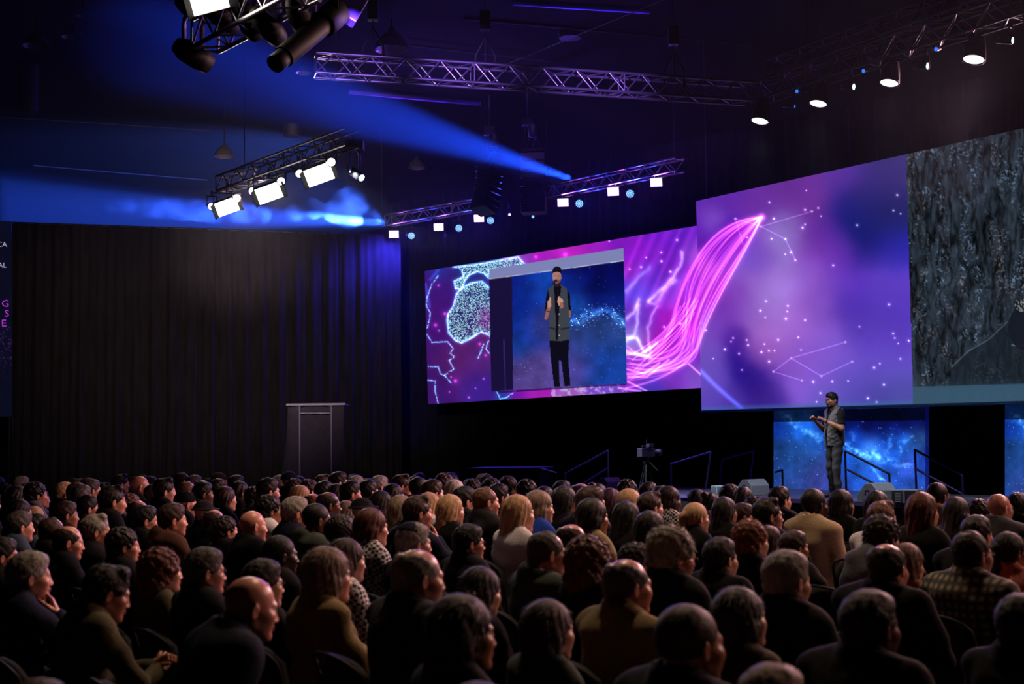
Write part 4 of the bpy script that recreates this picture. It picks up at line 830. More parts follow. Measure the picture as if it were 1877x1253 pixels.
# ---------------------------------------------------------------- hair, in head space
def hair_field(style, h=0.0062, seed=0):
    rs = np.random.RandomState(seed+3); long_ = style in ('long', 'wavy', 'ponytail', 'braids', 'scarf')
    F = Field(ax(-0.17, 0.17, h), ax(-0.20, 0.15, h), ax(-0.40 if long_ else -0.22, 0.19, h))
    k1, k2 = rs.uniform(0, 6, 2)
    lump = lambda s, a: (lambda X, Y, Z: a*(np.sin(s*X+k1)*np.sin(s*Y+k2)*np.sin(s*Z+k1*k2)+0.5*np.sin(2.1*s*X+k2+2*np.sin(9*Z))*np.sin(1.9*s*Z+k1)*np.sin(2*s*Y)))
    strand = lambda n, a: (lambda X, Y, Z: a*np.sin(n*np.arctan2(X, -(Y-0.05))+3*np.sin(14*Z+k1)+k2)*np.clip((0.12-Z)*9, 0, 1))
    cap = lambda t: F.ell((0, -0.018, 0.040), (0.079+t, 0.098+t, 0.090+t), 0.01)
    face = lambda z=0.0, f=0.030: (F.ell((0, 0.115, -0.045+z), (0.078, 0.080, 0.105), 0.012, 'sub'))
    ears = lambda: [F.ell((sx*0.098, 0.012, -0.03), (0.030, 0.030, 0.050), 0.01, 'sub') for sx in (1, -1)]
    nape = lambda z: F.cut(lambda X, Y, Z: (z+0.45*np.clip(Y+0.06, 0, 1)-Z)*0.9+0*X)
    if style == 'short': cap(0.008); F.cone((0, -0.06, -0.02), (0, -0.055, -0.06), 0.058, 0.050, 0.02); F.ell((0.0, 0.025, 0.098), (0.058, 0.062, 0.030), 0.04); face(); ears(); nape(-0.075); F.disp(lump(95, 0.0030)); F.disp(strand(40, 0.0012))
    elif style == 'buzz': cap(0.004); face(0.004); ears(); nape(-0.055); F.disp(lump(160, 0.0010))
    elif style == 'quiff': cap(0.009); F.cone((-0.03, 0.045, 0.112), (0.035, 0.045, 0.116), 0.030, 0.026, 0.03); F.cone((0, -0.06, -0.02), (0, -0.055, -0.06), 0.056, 0.050, 0.02); face(); ears(); nape(-0.075); F.disp(lump(80, 0.0045)); F.disp(strand(34, 0.002))
    elif style == 'bald':                                                    # ring of hair round a bare crown
        cap(0.006); F.cone((0, -0.06, -0.02), (0, -0.055, -0.05), 0.056, 0.048, 0.02); F.ell((0, 0.035, 0.115), (0.066, 0.125, 0.080), 0.012, 'sub'); face(); ears(); nape(-0.065); F.disp(lump(110, 0.0025))
    elif style == 'receding': cap(0.0065); F.cone((0, -0.06, -0.02), (0, -0.055, -0.05), 0.056, 0.048, 0.02); F.ell((0, 0.085, 0.100), (0.058, 0.070, 0.052), 0.012, 'sub'); F.ell((0, -0.05, 0.13), (0.035, 0.035, 0.012), 0.01, 'sub'); face(); ears(); nape(-0.07); F.disp(lump(110, 0.0025))
    elif style == 'afro': F.ell((0, -0.03, 0.045), (0.115, 0.125, 0.112), 0.01); face(0.0); ears(); nape(-0.085); F.disp(lump(150, 0.0060)); F.disp(lump(60, 0.0040))
    elif style == 'curly': F.ell((0, -0.025, 0.045), (0.100, 0.115, 0.102), 0.01); F.ell((0, -0.06, -0.03), (0.085, 0.065, 0.06), 0.03); face(); ears(); nape(-0.095); F.disp(lump(95, 0.0085)); F.disp(lump(190, 0.0030))
    elif style == 'bigcurl': F.ell((0, -0.03, 0.040), (0.122, 0.125, 0.112), 0.01); F.ell((0, -0.055, -0.09), (0.135, 0.095, 0.115), 0.05); face(); F.disp(lump(75, 0.0100)); F.disp(lump(170, 0.0045))
    elif style == 'bob': cap(0.014); F.ell((0, -0.040, -0.045), (0.098, 0.082, 0.085), 0.03); F.cone((0.07, 0.005, -0.02), (0.078, 0.0, -0.09), 0.032, 0.026, 0.03); F.cone((-0.07, 0.005, -0.02), (-0.078, 0.0, -0.09), 0.032, 0.026, 0.03); face(-0.004); F.cut(lambda X, Y, Z: -0.128-Z+0*X+0*Y); F.disp(strand(26, 0.0030)); F.disp(lump(60, 0.0020))
    elif style in ('long', 'wavy'):
        cap(0.012); F.cone((0, -0.045, 0.0), (0, -0.085, -0.26), 0.086, 0.066, 0.03); F.cone((0.058, -0.03, -0.02), (0.078, -0.065, -0.25), 0.042, 0.035, 0.03); F.cone((-0.058, -0.03, -0.02), (-0.078, -0.065, -0.25), 0.042, 0.035, 0.03)
        face(-0.004); F.ell((0, 0.06, -0.17), (0.060, 0.085, 0.11), 0.02, 'sub'); F.disp(strand(24, 0.0034))
        F.disp((lambda X, Y, Z: 0.008*np.sin(34*Z+14*X+k1)*np.clip((0.02-Z)*10, 0, 1)+0*Y) if style == 'wavy' else lump(50, 0.0022))
    elif style == 'braids': cap(0.010); F.cone((0, -0.055, 0.0), (0, -0.10, -0.24), 0.078, 0.055, 0.03); face(); ears(); F.disp(strand(15, 0.0060)); F.disp(lambda X, Y, Z: 0.003*np.sin(160*Z)*np.clip((0.02-Z)*9, 0, 1)+0*X+0*Y)
    elif style == 'ponytail': cap(0.008); F.ell((0, -0.125, 0.035), (0.028, 0.030, 0.030), 0.015); F.cone((0, -0.140, 0.02), (0, -0.130, -0.20), 0.032, 0.020, 0.02); face(); ears(); nape(-0.06) if False else None; F.cone((0, -0.05, -0.02), (0, -0.055, -0.05), 0.055, 0.048, 0.02); F.cut(lambda X, Y, Z: np.where((Z < -0.05) & (Y > -0.088), 0.01, -1.0)+0*X); F.disp(strand(28, 0.0025))
    elif style == 'bun': cap(0.008); F.cone((0, -0.05, -0.02), (0, -0.055, -0.045), 0.055, 0.048, 0.02); F.ell((0, -0.085, 0.115), (0.042, 0.040, 0.036), 0.012); face(); ears(); nape(-0.065); F.disp(strand(28, 0.0022)); F.disp(lump(80, 0.003))
    elif style == 'cap':
        cap(0.010); F.cone((0.0, 0.07, 0.050), (0.0, 0.165-0.02, 0.042), 0.052, 0.040, 0.02); F.cut(lambda X, Y, Z: np.where(Y > 0.07, np.abs(Z-0.055+0.25*(Y-0.08))-0.008, -1.0)+0*X); F.cut(lambda X, Y, Z: 0.028-Z+0*X+0*Y)
    elif style == 'hat': cap(0.012); F.ell((0, 0.0, 0.055), (0.135, 0.145, 0.014), 0.015); F.cut(lambda X, Y, Z: 0.044-Z+0*X+0*Y); F.disp(lump(70, 0.002))
    elif style == 'skullcap': F.ell((0, -0.028, 0.052), (0.085, 0.098, 0.094), 0.01); F.cut(lambda X, Y, Z: 0.085-Z-0.28*(Y+0.03)+0*X)
    elif style == 'scarf': F.ell((0, -0.015, 0.035), (0.092, 0.112, 0.104), 0.01); F.cone((0, -0.04, -0.05), (0, -0.06, -0.20), 0.088, 0.115, 0.04); F.ell((0, 0.125, -0.02), (0.062, 0.070, 0.085), 0.012, 'sub'); F.disp(lambda X, Y, Z: 0.003*np.sin(60*Z+20*Y+k1)+0*X)
    elif style == 'beard': F.cone((0.046, 0.0, -0.060), (0.012, 0.078, -0.100), 0.027, 0.026, 0.025); F.cone((-0.046, 0.0, -0.060), (-0.012, 0.078, -0.100), 0.027, 0.026, 0.025); F.ell((0, 0.088, -0.100), (0.026, 0.020, 0.024), 0.02); F.ell((0, 0.098, -0.052), (0.027, 0.009, 0.005), 0.006); F.ell((0, 0.105, -0.066), (0.020, 0.02, 0.010), 0.004, 'sub'); F.cone((0, -0.03, -0.03), (0, -0.05, -0.3), 0.05, 0.066, 0.01, 'sub'); F.disp(lump(170, 0.0014))
    return F
def strands(v, q, style, n, seed):
    """loose single hairs growing from the hair mass, each a thin tapering ribbon"""
    rs = np.random.RandomState(seed*7+len(v)); f = q[rs.randint(0, len(q), n)]; p = v[f]; b = rs.dirichlet((1, 1, 1, 1), n)[..., None]; o = (p*b).sum(1)
    nr = np.cross(p[:,2]-p[:,0], p[:,3]-p[:,1]); nr /= np.linalg.norm(nr, axis=1)[:,None]+1e-9
    down = np.array((0, -0.45, -1.0)); curl = style in ('afro', 'curly', 'bigcurl')
    t = down-nr*(nr@down)[:,None]; t /= np.linalg.norm(t, axis=1)[:,None]+1e-9
    if curl: t = t*0.2+rs.normal(0, 0.8, (n, 3))
    else: t = t+rs.normal(0, 0.28, (n, 3))
    L = rs.uniform(0.5, 1.0, (n, 1))*{'long': 0.050, 'wavy': 0.045, 'bob': 0.036, 'braids': 0.02, 'ponytail': 0.03, 'bun': 0.025, 'buzz': 0.006, 'beard': 0.010, 'short': 0.016, 'quiff': 0.022, 'bald': 0.012, 'receding': 0.014, 'afro': 0.018, 'curly': 0.022, 'bigcurl': 0.026}[style]
    lift = 0.55 if curl else 0.22 if style in ('short', 'quiff', 'bald', 'receding', 'beard', 'buzz') else 0.12
    d = t+nr*lift; d /= np.linalg.norm(d, axis=1)[:,None]; sd = np.cross(d, nr)+rs.normal(0, 0.25, (n, 3)); sd /= np.linalg.norm(sd, axis=1)[:,None]+1e-9; w = 0.0011
    m1 = o+d*L*0.5; d2 = d-nr*lift*0.8+(rs.normal(0, 0.5, (n, 3)) if curl else rs.normal(0, 0.12, (n, 3))); tip = m1+d2*L*0.5
    V = np.stack([o-sd*w-nr*0.001, o+sd*w-nr*0.001, m1+sd*w*0.8, m1-sd*w*0.8, tip+sd*w*0.25, tip-sd*w*0.25], 1).reshape(-1, 3)
    k = np.arange(n)[:,None]*6; return V, np.concatenate([k+np.array((0, 1, 2, 3)), k+np.array((3, 2, 4, 5))]), 0
HAIRM = {}
def hair_mesh(style, mt, seed=0, h=0.0064):
    k = (style, seed, h)
    if k not in HAIRM:
        v, q = hair_field(style, h, seed).nets(); parts = [(v, q, 0)]
        if style not in ('cap', 'hat', 'skullcap', 'scarf'): parts.append(strands(v, q, style, (3600 if seed else 1300) if style != 'beard' else 900, seed))
        me = grid_mesh('hair', parts, [mt]); HAIRM[k] = me
    return HAIRM[k]
def strandmat(name, col, rough=0.5, spec=0.3, var=0.35):
    m = mat(name, col, rough, 0, var, 60, 0.0, (3, 3, 0.25), spec=spec)
    nt = m.node_tree
    if not nt.nodes.get('grain'):
        tc = nt.nodes.new('ShaderNodeTexCoord'); mp = nt.nodes.new('ShaderNodeMapping'); mp.name = 'grain'; mp.inputs['Scale'].default_value = (260, 260, 14)
        nz = nt.nodes.new('ShaderNodeTexNoise'); nz.inputs['Scale'].default_value = 1.0; nz.inputs['Detail'].default_value = 2; bp = nt.nodes.new('ShaderNodeBump'); bp.inputs['Strength'].default_value = 0.75; bp.inputs['Distance'].default_value = 0.003
        nt.links.new(tc.outputs['Object'], mp.inputs[0]); nt.links.new(mp.outputs[0], nz.inputs['Vector']); nt.links.new(nz.outputs['Fac'], bp.inputs['Height']); nt.links.new(bp.outputs[0], nt.nodes['Principled BSDF'].inputs['Normal'])
    return m
HC = {'black': '0e0b0c', 'dark': '1c1414', 'brown': '3a2620', 'lightbrown': '6a4a36', 'auburn': '5a2a1c', 'orange': '7a4426', 'blond': 'c09a70', 'ash': '8a7462', 'grey': '8f8880', 'white': 'c8c0b4', 'darkgrey': '4a4442', 'plum': '4a2a40'}
for k, c in HC.items(): strandmat('hair_'+k, c)
SKC = {'pale': 'd8a08a', 'pink': 'd08f7c', 'tan': 'a8705a', 'brown': '6e4434', 'deep': '3c241e'}
for k, c in SKC.items():
    m = mat('skin_'+k, c, 0.36, 0, 0.06, 40, 0.1, spec=0.5); m.node_tree.nodes['Principled BSDF'].inputs['Subsurface Weight'].default_value = 0.0
mat('eye_white', 'd8d4d0', 0.2); mat('eye_dark', '1a1210', 0.15); mat('lip', '8a4a44', 0.4); mat('lip_dark', '4a2a26', 0.4)
CLC = {'black': '0c0c0e', 'charcoal': '222226', 'grey': '5a5a60', 'navy': '12182c', 'blue': '2444a8', 'khaki': '7a6a44', 'olive': '4a4630', 'brown': '4a3026', 'beige': 'a08c70', 'white': 'd0ccd0', 'lightblue': '7a8cb0', 'maroon': '4a1418', 'salmon': 'b0685c', 'yellow': '8e8060', 'bluegrey': '3c4658', 'greengrey': '3e4640', 'lilac': '8a80b8'}
for k, c in CLC.items(): mat('cloth_'+k, c, 0.9, 0, 0.14, 70, 0.25, spec=0.15)
def patmat(name, c1, c2, kind, sc):
    m = bpy.data.materials.new(name); m.use_nodes = True; nt = m.node_tree; b = nt.nodes['Principled BSDF']; b.inputs['Roughness'].default_value = 0.85; tc = nt.nodes.new('ShaderNodeTexCoord')
    mx = nt.nodes.new('ShaderNodeMix'); mx.data_type = 'RGBA'; mx.inputs['A'].default_value = srgb(c1)+(1,); mx.inputs['B'].default_value = srgb(c2)+(1,)
    if kind == 'check':
        t = nt.nodes.new('ShaderNodeTexChecker'); t.inputs['Scale'].default_value = sc; mp = nt.nodes.new('ShaderNodeMapping'); mp.inputs['Rotation'].default_value = (0.7, 0.6, 0.78); nt.links.new(tc.outputs['Object'], mp.inputs[0]); nt.links.new(mp.outputs[0], t.inputs['Vector']); nt.links.new(t.outputs['Fac'], mx.inputs['Factor'])
    else:
        w1 = nt.nodes.new('ShaderNodeTexWave'); w1.inputs['Scale'].default_value = sc; w1.bands_direction = 'Z'; w2 = nt.nodes.new('ShaderNodeTexWave'); w2.inputs['Scale'].default_value = sc; w2.bands_direction = 'X'
        mm = nt.nodes.new('ShaderNodeMath'); mm.operation = 'MULTIPLY'; nt.links.new(tc.outputs['Object'], w1.inputs[0]); nt.links.new(tc.outputs['Object'], w2.inputs[0]); nt.links.new(w1.outputs['Fac'], mm.inputs[0]); nt.links.new(w2.outputs['Fac'], mm.inputs[1]); nt.links.new(mm.outputs[0], mx.inputs['Factor'])
    nt.links.new(mx.outputs['Result'], b.inputs['Base Color']); MATS[name] = m
patmat('cloth_houndstooth', '0c0c10', 'c8c4c8', 'check', 42); patmat('cloth_check', '1c1c1a', '9a8c74', 'plaid', 7); patmat('cloth_plaid', '0e0e10', 'b0a8a0', 'plaid', 6); patmat('cloth_floral', '180c0e', '9a3a3a', 'check', 26)
# ---------------------------------------------------------------- postures
POST = {}
def posture(key):
    if key not in POST:
        lean, fem, arms, wide, coll, sleeves = {
            'up': (-0.04, False, 'lap', 1.0, 'jacket', 1), 'upshirt': (0.02, False, 'lap', 1.0, 'shirt', 1), 'big': (0.06, False, 'cross', 1.14, 'jacket', 1), 'bigshirt': (0.03, False, 'lap', 1.12, 'shirt', 1),
            'lean': (0.34, False, 'lap', 1.06, 'crew', 1), 'hood': (0.05, False, 'cross', 1.05, 'hood', 1), 'chin': (0.10, False, 'chin', 1.0, 'jacket', 1), 'clasp': (0.18, False, 'clasp', 1.0, 'jacket', 1), 'rest': (-0.02, False, 'rest', 1.0, 'crew', 0.12),
            'f': (-0.02, True, 'lap', 1.0, 'crew', 1), 'fjacket': (0.04, True, 'cross', 1.06, 'jacket', 1), 'flean': (0.25, True, 'lap', 1.0, 'shirt', 1), 'fchin': (0.08, True, 'chin', 1.0, 'crew', 1)}[key]
        B = seated(lean, fem, arms, wide); parts, top, leg, shoe = body_parts(B, len(POST)*3, coll=coll, sleeves=sleeves)
        POST[key] = (B, parts, grid_mesh('top', [(top[0], top[1], 0)], [M('cloth_black')]), grid_mesh('trousers', [(leg[0], leg[1], 0)], [M('cloth_charcoal')]), grid_mesh('shoes', [(shoe[0], shoe[1], 0)], [mat('shoe', '0c0a0a', 0.4)]))
    return POST[key]
BODY = {}
def head_matrix(B, yaw, pitch, roll=0.0):
    return Matrix.Translation(Vector(B.nk)) @ Euler((pitch*0.5, 0, yaw*0.3)).to_matrix().to_4x4() @ Matrix.Translation(Vector(B.head)-Vector(B.nk)) @ Euler((-B.lean*0.35*0+pitch*0.5, roll, yaw*0.7), 'XYZ').to_matrix().to_4x4()
def body_mesh(key, head, yaw, pitch, roll=0.0):
    k = (key, head, round(yaw, 2), round(pitch, 2), round(roll, 2))
    if k not in BODY:
        B, parts, *_ = posture(key); hv, hq, hm = HEADS[head]; H = head_matrix(B, yaw, pitch, roll)
        me = grid_mesh('body', parts+[(xf(H, hv), hq, hm)], [M('skin_pale'), M('eye_white'), M('eye_dark'), M('lip')]); BODY[k] = (me, H)
    return BODY[k]
def glasses(parent, W, m):
    pts = []
    e = None
    for sx in (1, -1):
        c = Vector((sx*0.033, 0.104, 0.0)); ring = [c+Vector((0.024*math.cos(a), -0.004*abs(math.cos(a)), 0.019*math.sin(a))) for a in np.linspace(0, 2*math.pi, 15)[:-1]]
        o = tube('glasses_rim', ring, 0.002, m, parent, 5, True); o.matrix_basis = pm(parent).inverted() @ W
        o = tube('glasses_arm', [c+Vector((sx*0.024, -0.004, 0.006)), Vector((sx*0.078, 0.06, 0.008)), Vector((sx*0.086, -0.01, 0.012)), Vector((sx*0.084, -0.022, -0.004))], 0.0022, m, parent, 5); o.matrix_basis = pm(parent).inverted() @ W
    o = tube('glasses_bridge', [Vector((-0.010, 0.104, 0.004)), Vector((0, 0.108, 0.007)), Vector((0.010, 0.104, 0.004))], 0.002, m, parent, 5); o.matrix_basis = pm(parent).inverted() @ W
PEOPLE = []
FACE = -math.radians(55)
def ovr(o, m, slot=0):
    if o.material_slots[slot].material != m: o.material_slots[slot].link = 'OBJECT'; o.material_slots[slot].material = m
def person(x, y, scale, rz, post, head, yaw, pitch, hair, hcol, skin, top, label=None, glass=False, beard=False, roll=0.0, group=None, hseed=0, extra=None, hs=1.0, collar=None, far=False, leg='charcoal'):
    me, H = body_mesh(post, head, yaw, pitch, roll); _, _, tm, lm, sm = posture(post)
    e = empty('person', (x, y, 0), rz, label, 'person', group, scale); I = Matrix.Identity(4)
    def ch(n, mesh_, m=None, mt=None):
        o = bpy.data.objects.new(n, mesh_); C.objects.link(o); o.parent = e
        if mt is not None: o.matrix_basis = mt
        if m is not None: ovr(o, m)
        return o
    b = ch('body', me, M('skin_'+skin))
    if skin in ('brown', 'deep'): ovr(b, M('lip_dark'), 3)
    ch('top', tm, M('cloth_'+top)); ch('trousers', lm, M('cloth_'+leg))
    if not far: ch('shoes', sm)
    wd = 1.07 if head == 'w' else (0.965 if head == 'f' else 1.0)
    HS = H @ Matrix.Diagonal((wd*hs, hs, hs, 1))
    if hair: ch('cap' if hair == 'cap' else 'hat' if hair == 'hat' else 'headscarf' if hair == 'scarf' else 'hair', hair_mesh(hair, M('hair_dark'), hseed), M(hcol if hcol in MATS else 'hair_'+hcol), HS)
    if extra: ch(extra[0], hair_mesh(extra[1], M('hair_dark'), hseed), M(extra[2] if extra[2] in MATS else 'hair_'+extra[2]), HS)
    if beard: ch('beard', hair_mesh('beard', M('hair_dark')), M('hair_'+('dark' if hcol not in ('grey', 'white') else hcol)), HS)
    if collar:
        B = posture(post)[0]; n0 = Vector(B.nk); r = 0.062 if B.fem else 0.071
        k = ('collar', post)
        if k not in HAIRM:
            N = 20; vs, fs = [], []
            for i in range(N):
                a = 2*math.pi*i/N; 
                for rr, z in ((r+0.006, -0.02), (r+0.001, 0.022+0.010*(-math.sin(a))), (r-0.004, 0.020), (r-0.001, -0.02)): vs.append((rr*math.cos(a), rr*math.sin(a)*1.02, z+0.25*0*math.sin(a)))
            for i in range(N):
                j = (i+1) % N; fs += [(i*4+t, j*4+t, j*4+(t+1) % 4, i*4+(t+1) % 4) for t in range(4)]
            HAIRM[k] = mesh('collar', vs, fs, True, [M('cloth_white')])
        ch('shirt_collar', HAIRM[k], M('cloth_'+collar), Matrix.Translation(n0) @ Matrix.Rotation(-B.lean-0.12, 4, 'X'))
    if glass: glasses(e, pm(e) @ H, M('black_metal'))
    return e
# ================================================================ chairs
def chair_proto():
    me = {}
    v, q = [], []
    def curved(w, h, th, depth, n=10, m=6, round_=0.10):
        bm = bmesh.new(); F_, B_ = [], []
        for i in range(n+1):
            for j in range(m+1):
                u = i/n*2-1; t = j/m; hw = w/2*(1-0.22*max(0, (t-0.55)/0.45)**2.2 if t > 0.55 else 1); z = h*t-0.05*abs(u)**3*(t > 0.9)
                y = -depth*(1-u*u)-0.05*t; F_.append(bm.verts.new((u*hw, y+th/2, z))); B_.append(bm.verts.new((u*hw, y-th/2, z)))
        K = m+1
        for i in range(n):
            for j in range(m):
                a, b, c, d = i*K+j, (i+1)*K+j, (i+1)*K+j+1, i*K+j+1; bm.faces.new((F_[d], F_[c], F_[b], F_[a])); bm.faces.new((B_[a], B_[b], B_[c], B_[d]))
        for j in range(m): bm.faces.new((F_[j], F_[j+1], B_[j+1], B_[j])); a = n*K+j; bm.faces.new((F_[a+1], F_[a], B_[a], B_[a+1]))
        for i in range(n): bm.faces.new((F_[(i+1)*K], F_[i*K], B_[i*K], B_[(i+1)*K])); bm.faces.new((F_[i*K+m], F_[(i+1)*K+m], B_[(i+1)*K+m], B_[i*K+m]))
        bmesh.ops.recalc_face_normals(bm, faces=bm.faces); return bm_mesh('backrest', bm, True)
    back = curved(0.46, 0.42, 0.035, 0.05); back.materials.append(M('chair_cloth'))
    bm = bmesh.new(); box_bm(bm, (0, 0.03, 0.412), (0.46, 0.46, 0.05), None, 0.02); seat = bm_mesh('seat', bm, True); seat.materials.append(M('chair_cloth'))
    arc = [(-0.235, 0, 0)]+[(0.235*-math.cos(t), -0.05*math.sin(t)-0.02-0.045*(0.3+0.7*math.sin(t)), 0.30+0.135*math.sin(t)**0.55) for t in np.linspace(0.02, math.pi-0.02, 13)]+[(0.235, 0, 0)]
    rim = tube_mesh('back_frame', arc, 0.009, 6); rim.materials.append(M('black_metal'))
    leg = tube_mesh('leg', [(0, 0, 0.40), (0, 0, 0.02), (0, 0, 0.0)], 0.011, 6); leg.materials.append(M('black_metal'))
    return seat, back, rim, leg
CH = chair_proto()
def chair(x, y, rz, s, label, group=None):
    e = empty('chair', (x, y, 0), rz, label, 'chair', group, s)
    for n, me, mt in (('seat', CH[0], Matrix.Identity(4)), ('backrest', CH[1], Matrix.Translation((0, -0.215, 0.47))), ('back_frame', CH[2], Matrix.Translation((0, -0.235, 0.46)))):
        o = bpy.data.objects.new(n, me); C.objects.link(o); o.parent = e; o.matrix_basis = mt
    for sx in (1, -1):
        for yy in (0.22, -0.20):
            o = bpy.data.objects.new('leg', CH[3]); C.objects.link(o); o.parent = e; o.matrix_basis = Matrix.Translation((sx*0.215, yy, 0))
    return e
# ================================================================ audience
HW = {'short': 'short', 'buzz': 'cropped', 'quiff': 'swept-up', 'bald': 'balding', 'receding': 'receding', 'afro': 'afro', 'curly': 'curly', 'bigcurl': 'big curly', 'bob': 'bobbed', 'long': 'long straight', 'wavy': 'long wavy', 'braids': 'braided', 'ponytail': 'ponytailed', 'bun': 'bunned'}
CW = {'dark': 'very dark', 'lightbrown': 'light brown', 'ash': 'ash-blond', 'darkgrey': 'dark grey', 'orange': 'ginger', 'plum': 'plum-tinted'}
TW = {'houndstooth': 'black-and-white patterned', 'check': 'checked', 'plaid': 'plaid', 'floral': 'red floral', 'lightblue': 'light blue', 'bluegrey': 'blue-grey', 'greengrey': 'green-grey'}
def describe(hair, hcol, top):
    if not hair: h = 'bald person'
    elif hair == 'cap': h = 'person in a peaked cap'
    elif hair == 'hat': h = 'person in a brimmed hat'
    elif hair == 'scarf': h = 'person in a pale headscarf'
    else: h = f"person with {HW[hair]} {CW.get(hcol, hcol)} hair"
    return f"{h} in {TW.get(top, top)} top"
COLS = [(130, 'under the edge screen'), (260, 'left of the upper floods'), (390, 'below the drape middle'), (490, 'left of the frame tower'), (635, 'below the frame tower'), (780, 'left of the left screen'), (900, 'below the world map'), (1150, 'below the inset picture'), (1285, 'below the pink wisps'), (1420, 'left of the blue backdrop'), (1560, 'below the presenter'), (1710, 'right of the presenter'), (1845, 'below the bark picture'), (3000, 'at the right edge')]
DEP = [(5.3, 'in the nearest row'), (7.0, 'in the second rows'), (9.2, 'in the middle rows'), (11.5, 'in the fairly far rows'), (14.5, 'in the far rows'), (99, 'in the farthest rows')]
PLACED = []; LAB = []
def sep(dx, dy, su=0.50, sv=0.80): u = dx*-0.574+dy*0.819; v = dx*0.819+dy*0.574; return (u/su)**2+(v/sv)**2 > 1
def hor(x): return 822-0.012*(x-CX)
def seat_person(x, y, d, post, head, hair, hcol, skin, top, label=None, yaw=0.0, pitch=0.0, drz=0.0, s_lim=(0.90, 1.12), force=False, **kw):
    B = posture(post)[0]; zt = B.head[2]+0.128+(0.02 if hair in ('afro', 'bigcurl') else 0)
    def solve(d):
        s = (CAM_H-(y-hor(x))*d/F_PX)/zt; s2 = min(max(s, s_lim[0]), s_lim[1])
        if s2 != s and y > hor(x)+5: d = (CAM_H-s2*zt)*F_PX/(y-hor(x))
        return s2, d
    s, d = solve(d); rz = FACE+drz
    def hip(d, s):
        r = ray(x, y); hx = r.x/r.y*d; c, sn = math.cos(rz), math.sin(rz); bx, by = B.head[0]*s, B.head[1]*s
        return hx-(c*bx-sn*by), d-(sn*bx+c*by)
    px, py = hip(d, s)
    for _ in range(30):
        if force or all(sep(px-a, py-b) for a, b in PLACED): break
        d += 0.07; s = min(max((CAM_H-(y-hor(x))*d/F_PX)/zt, s_lim[0]-0.04), s_lim[1]); px, py = hip(d, s)
    if (Vector((px, py, 0))-FA).dot(VA) > -0.9: return None
    PLACED.append((px, py)); far = d > 12.5
    e = person(px, py, s, rz, post, head, yaw, pitch, hair, hcol, skin, top, None, far=far, **kw)
    if d < 13.5:
        cl = [c for t, c in COLS if x < t][0] if False else next(c for t, c in COLS if x < t); LAB.append((chair(px-0.02*math.cos(rz), py, rz, s, None), 'black chair under the '+describe(hair, hcol, top).replace(' top', '').replace('person with ', '').replace(' hair in', '-haired person in'), x, d, 1))
    LAB.append((e, label, x, d, 0) if label else (e, describe(hair, hcol, top), x, d, 2)); return e
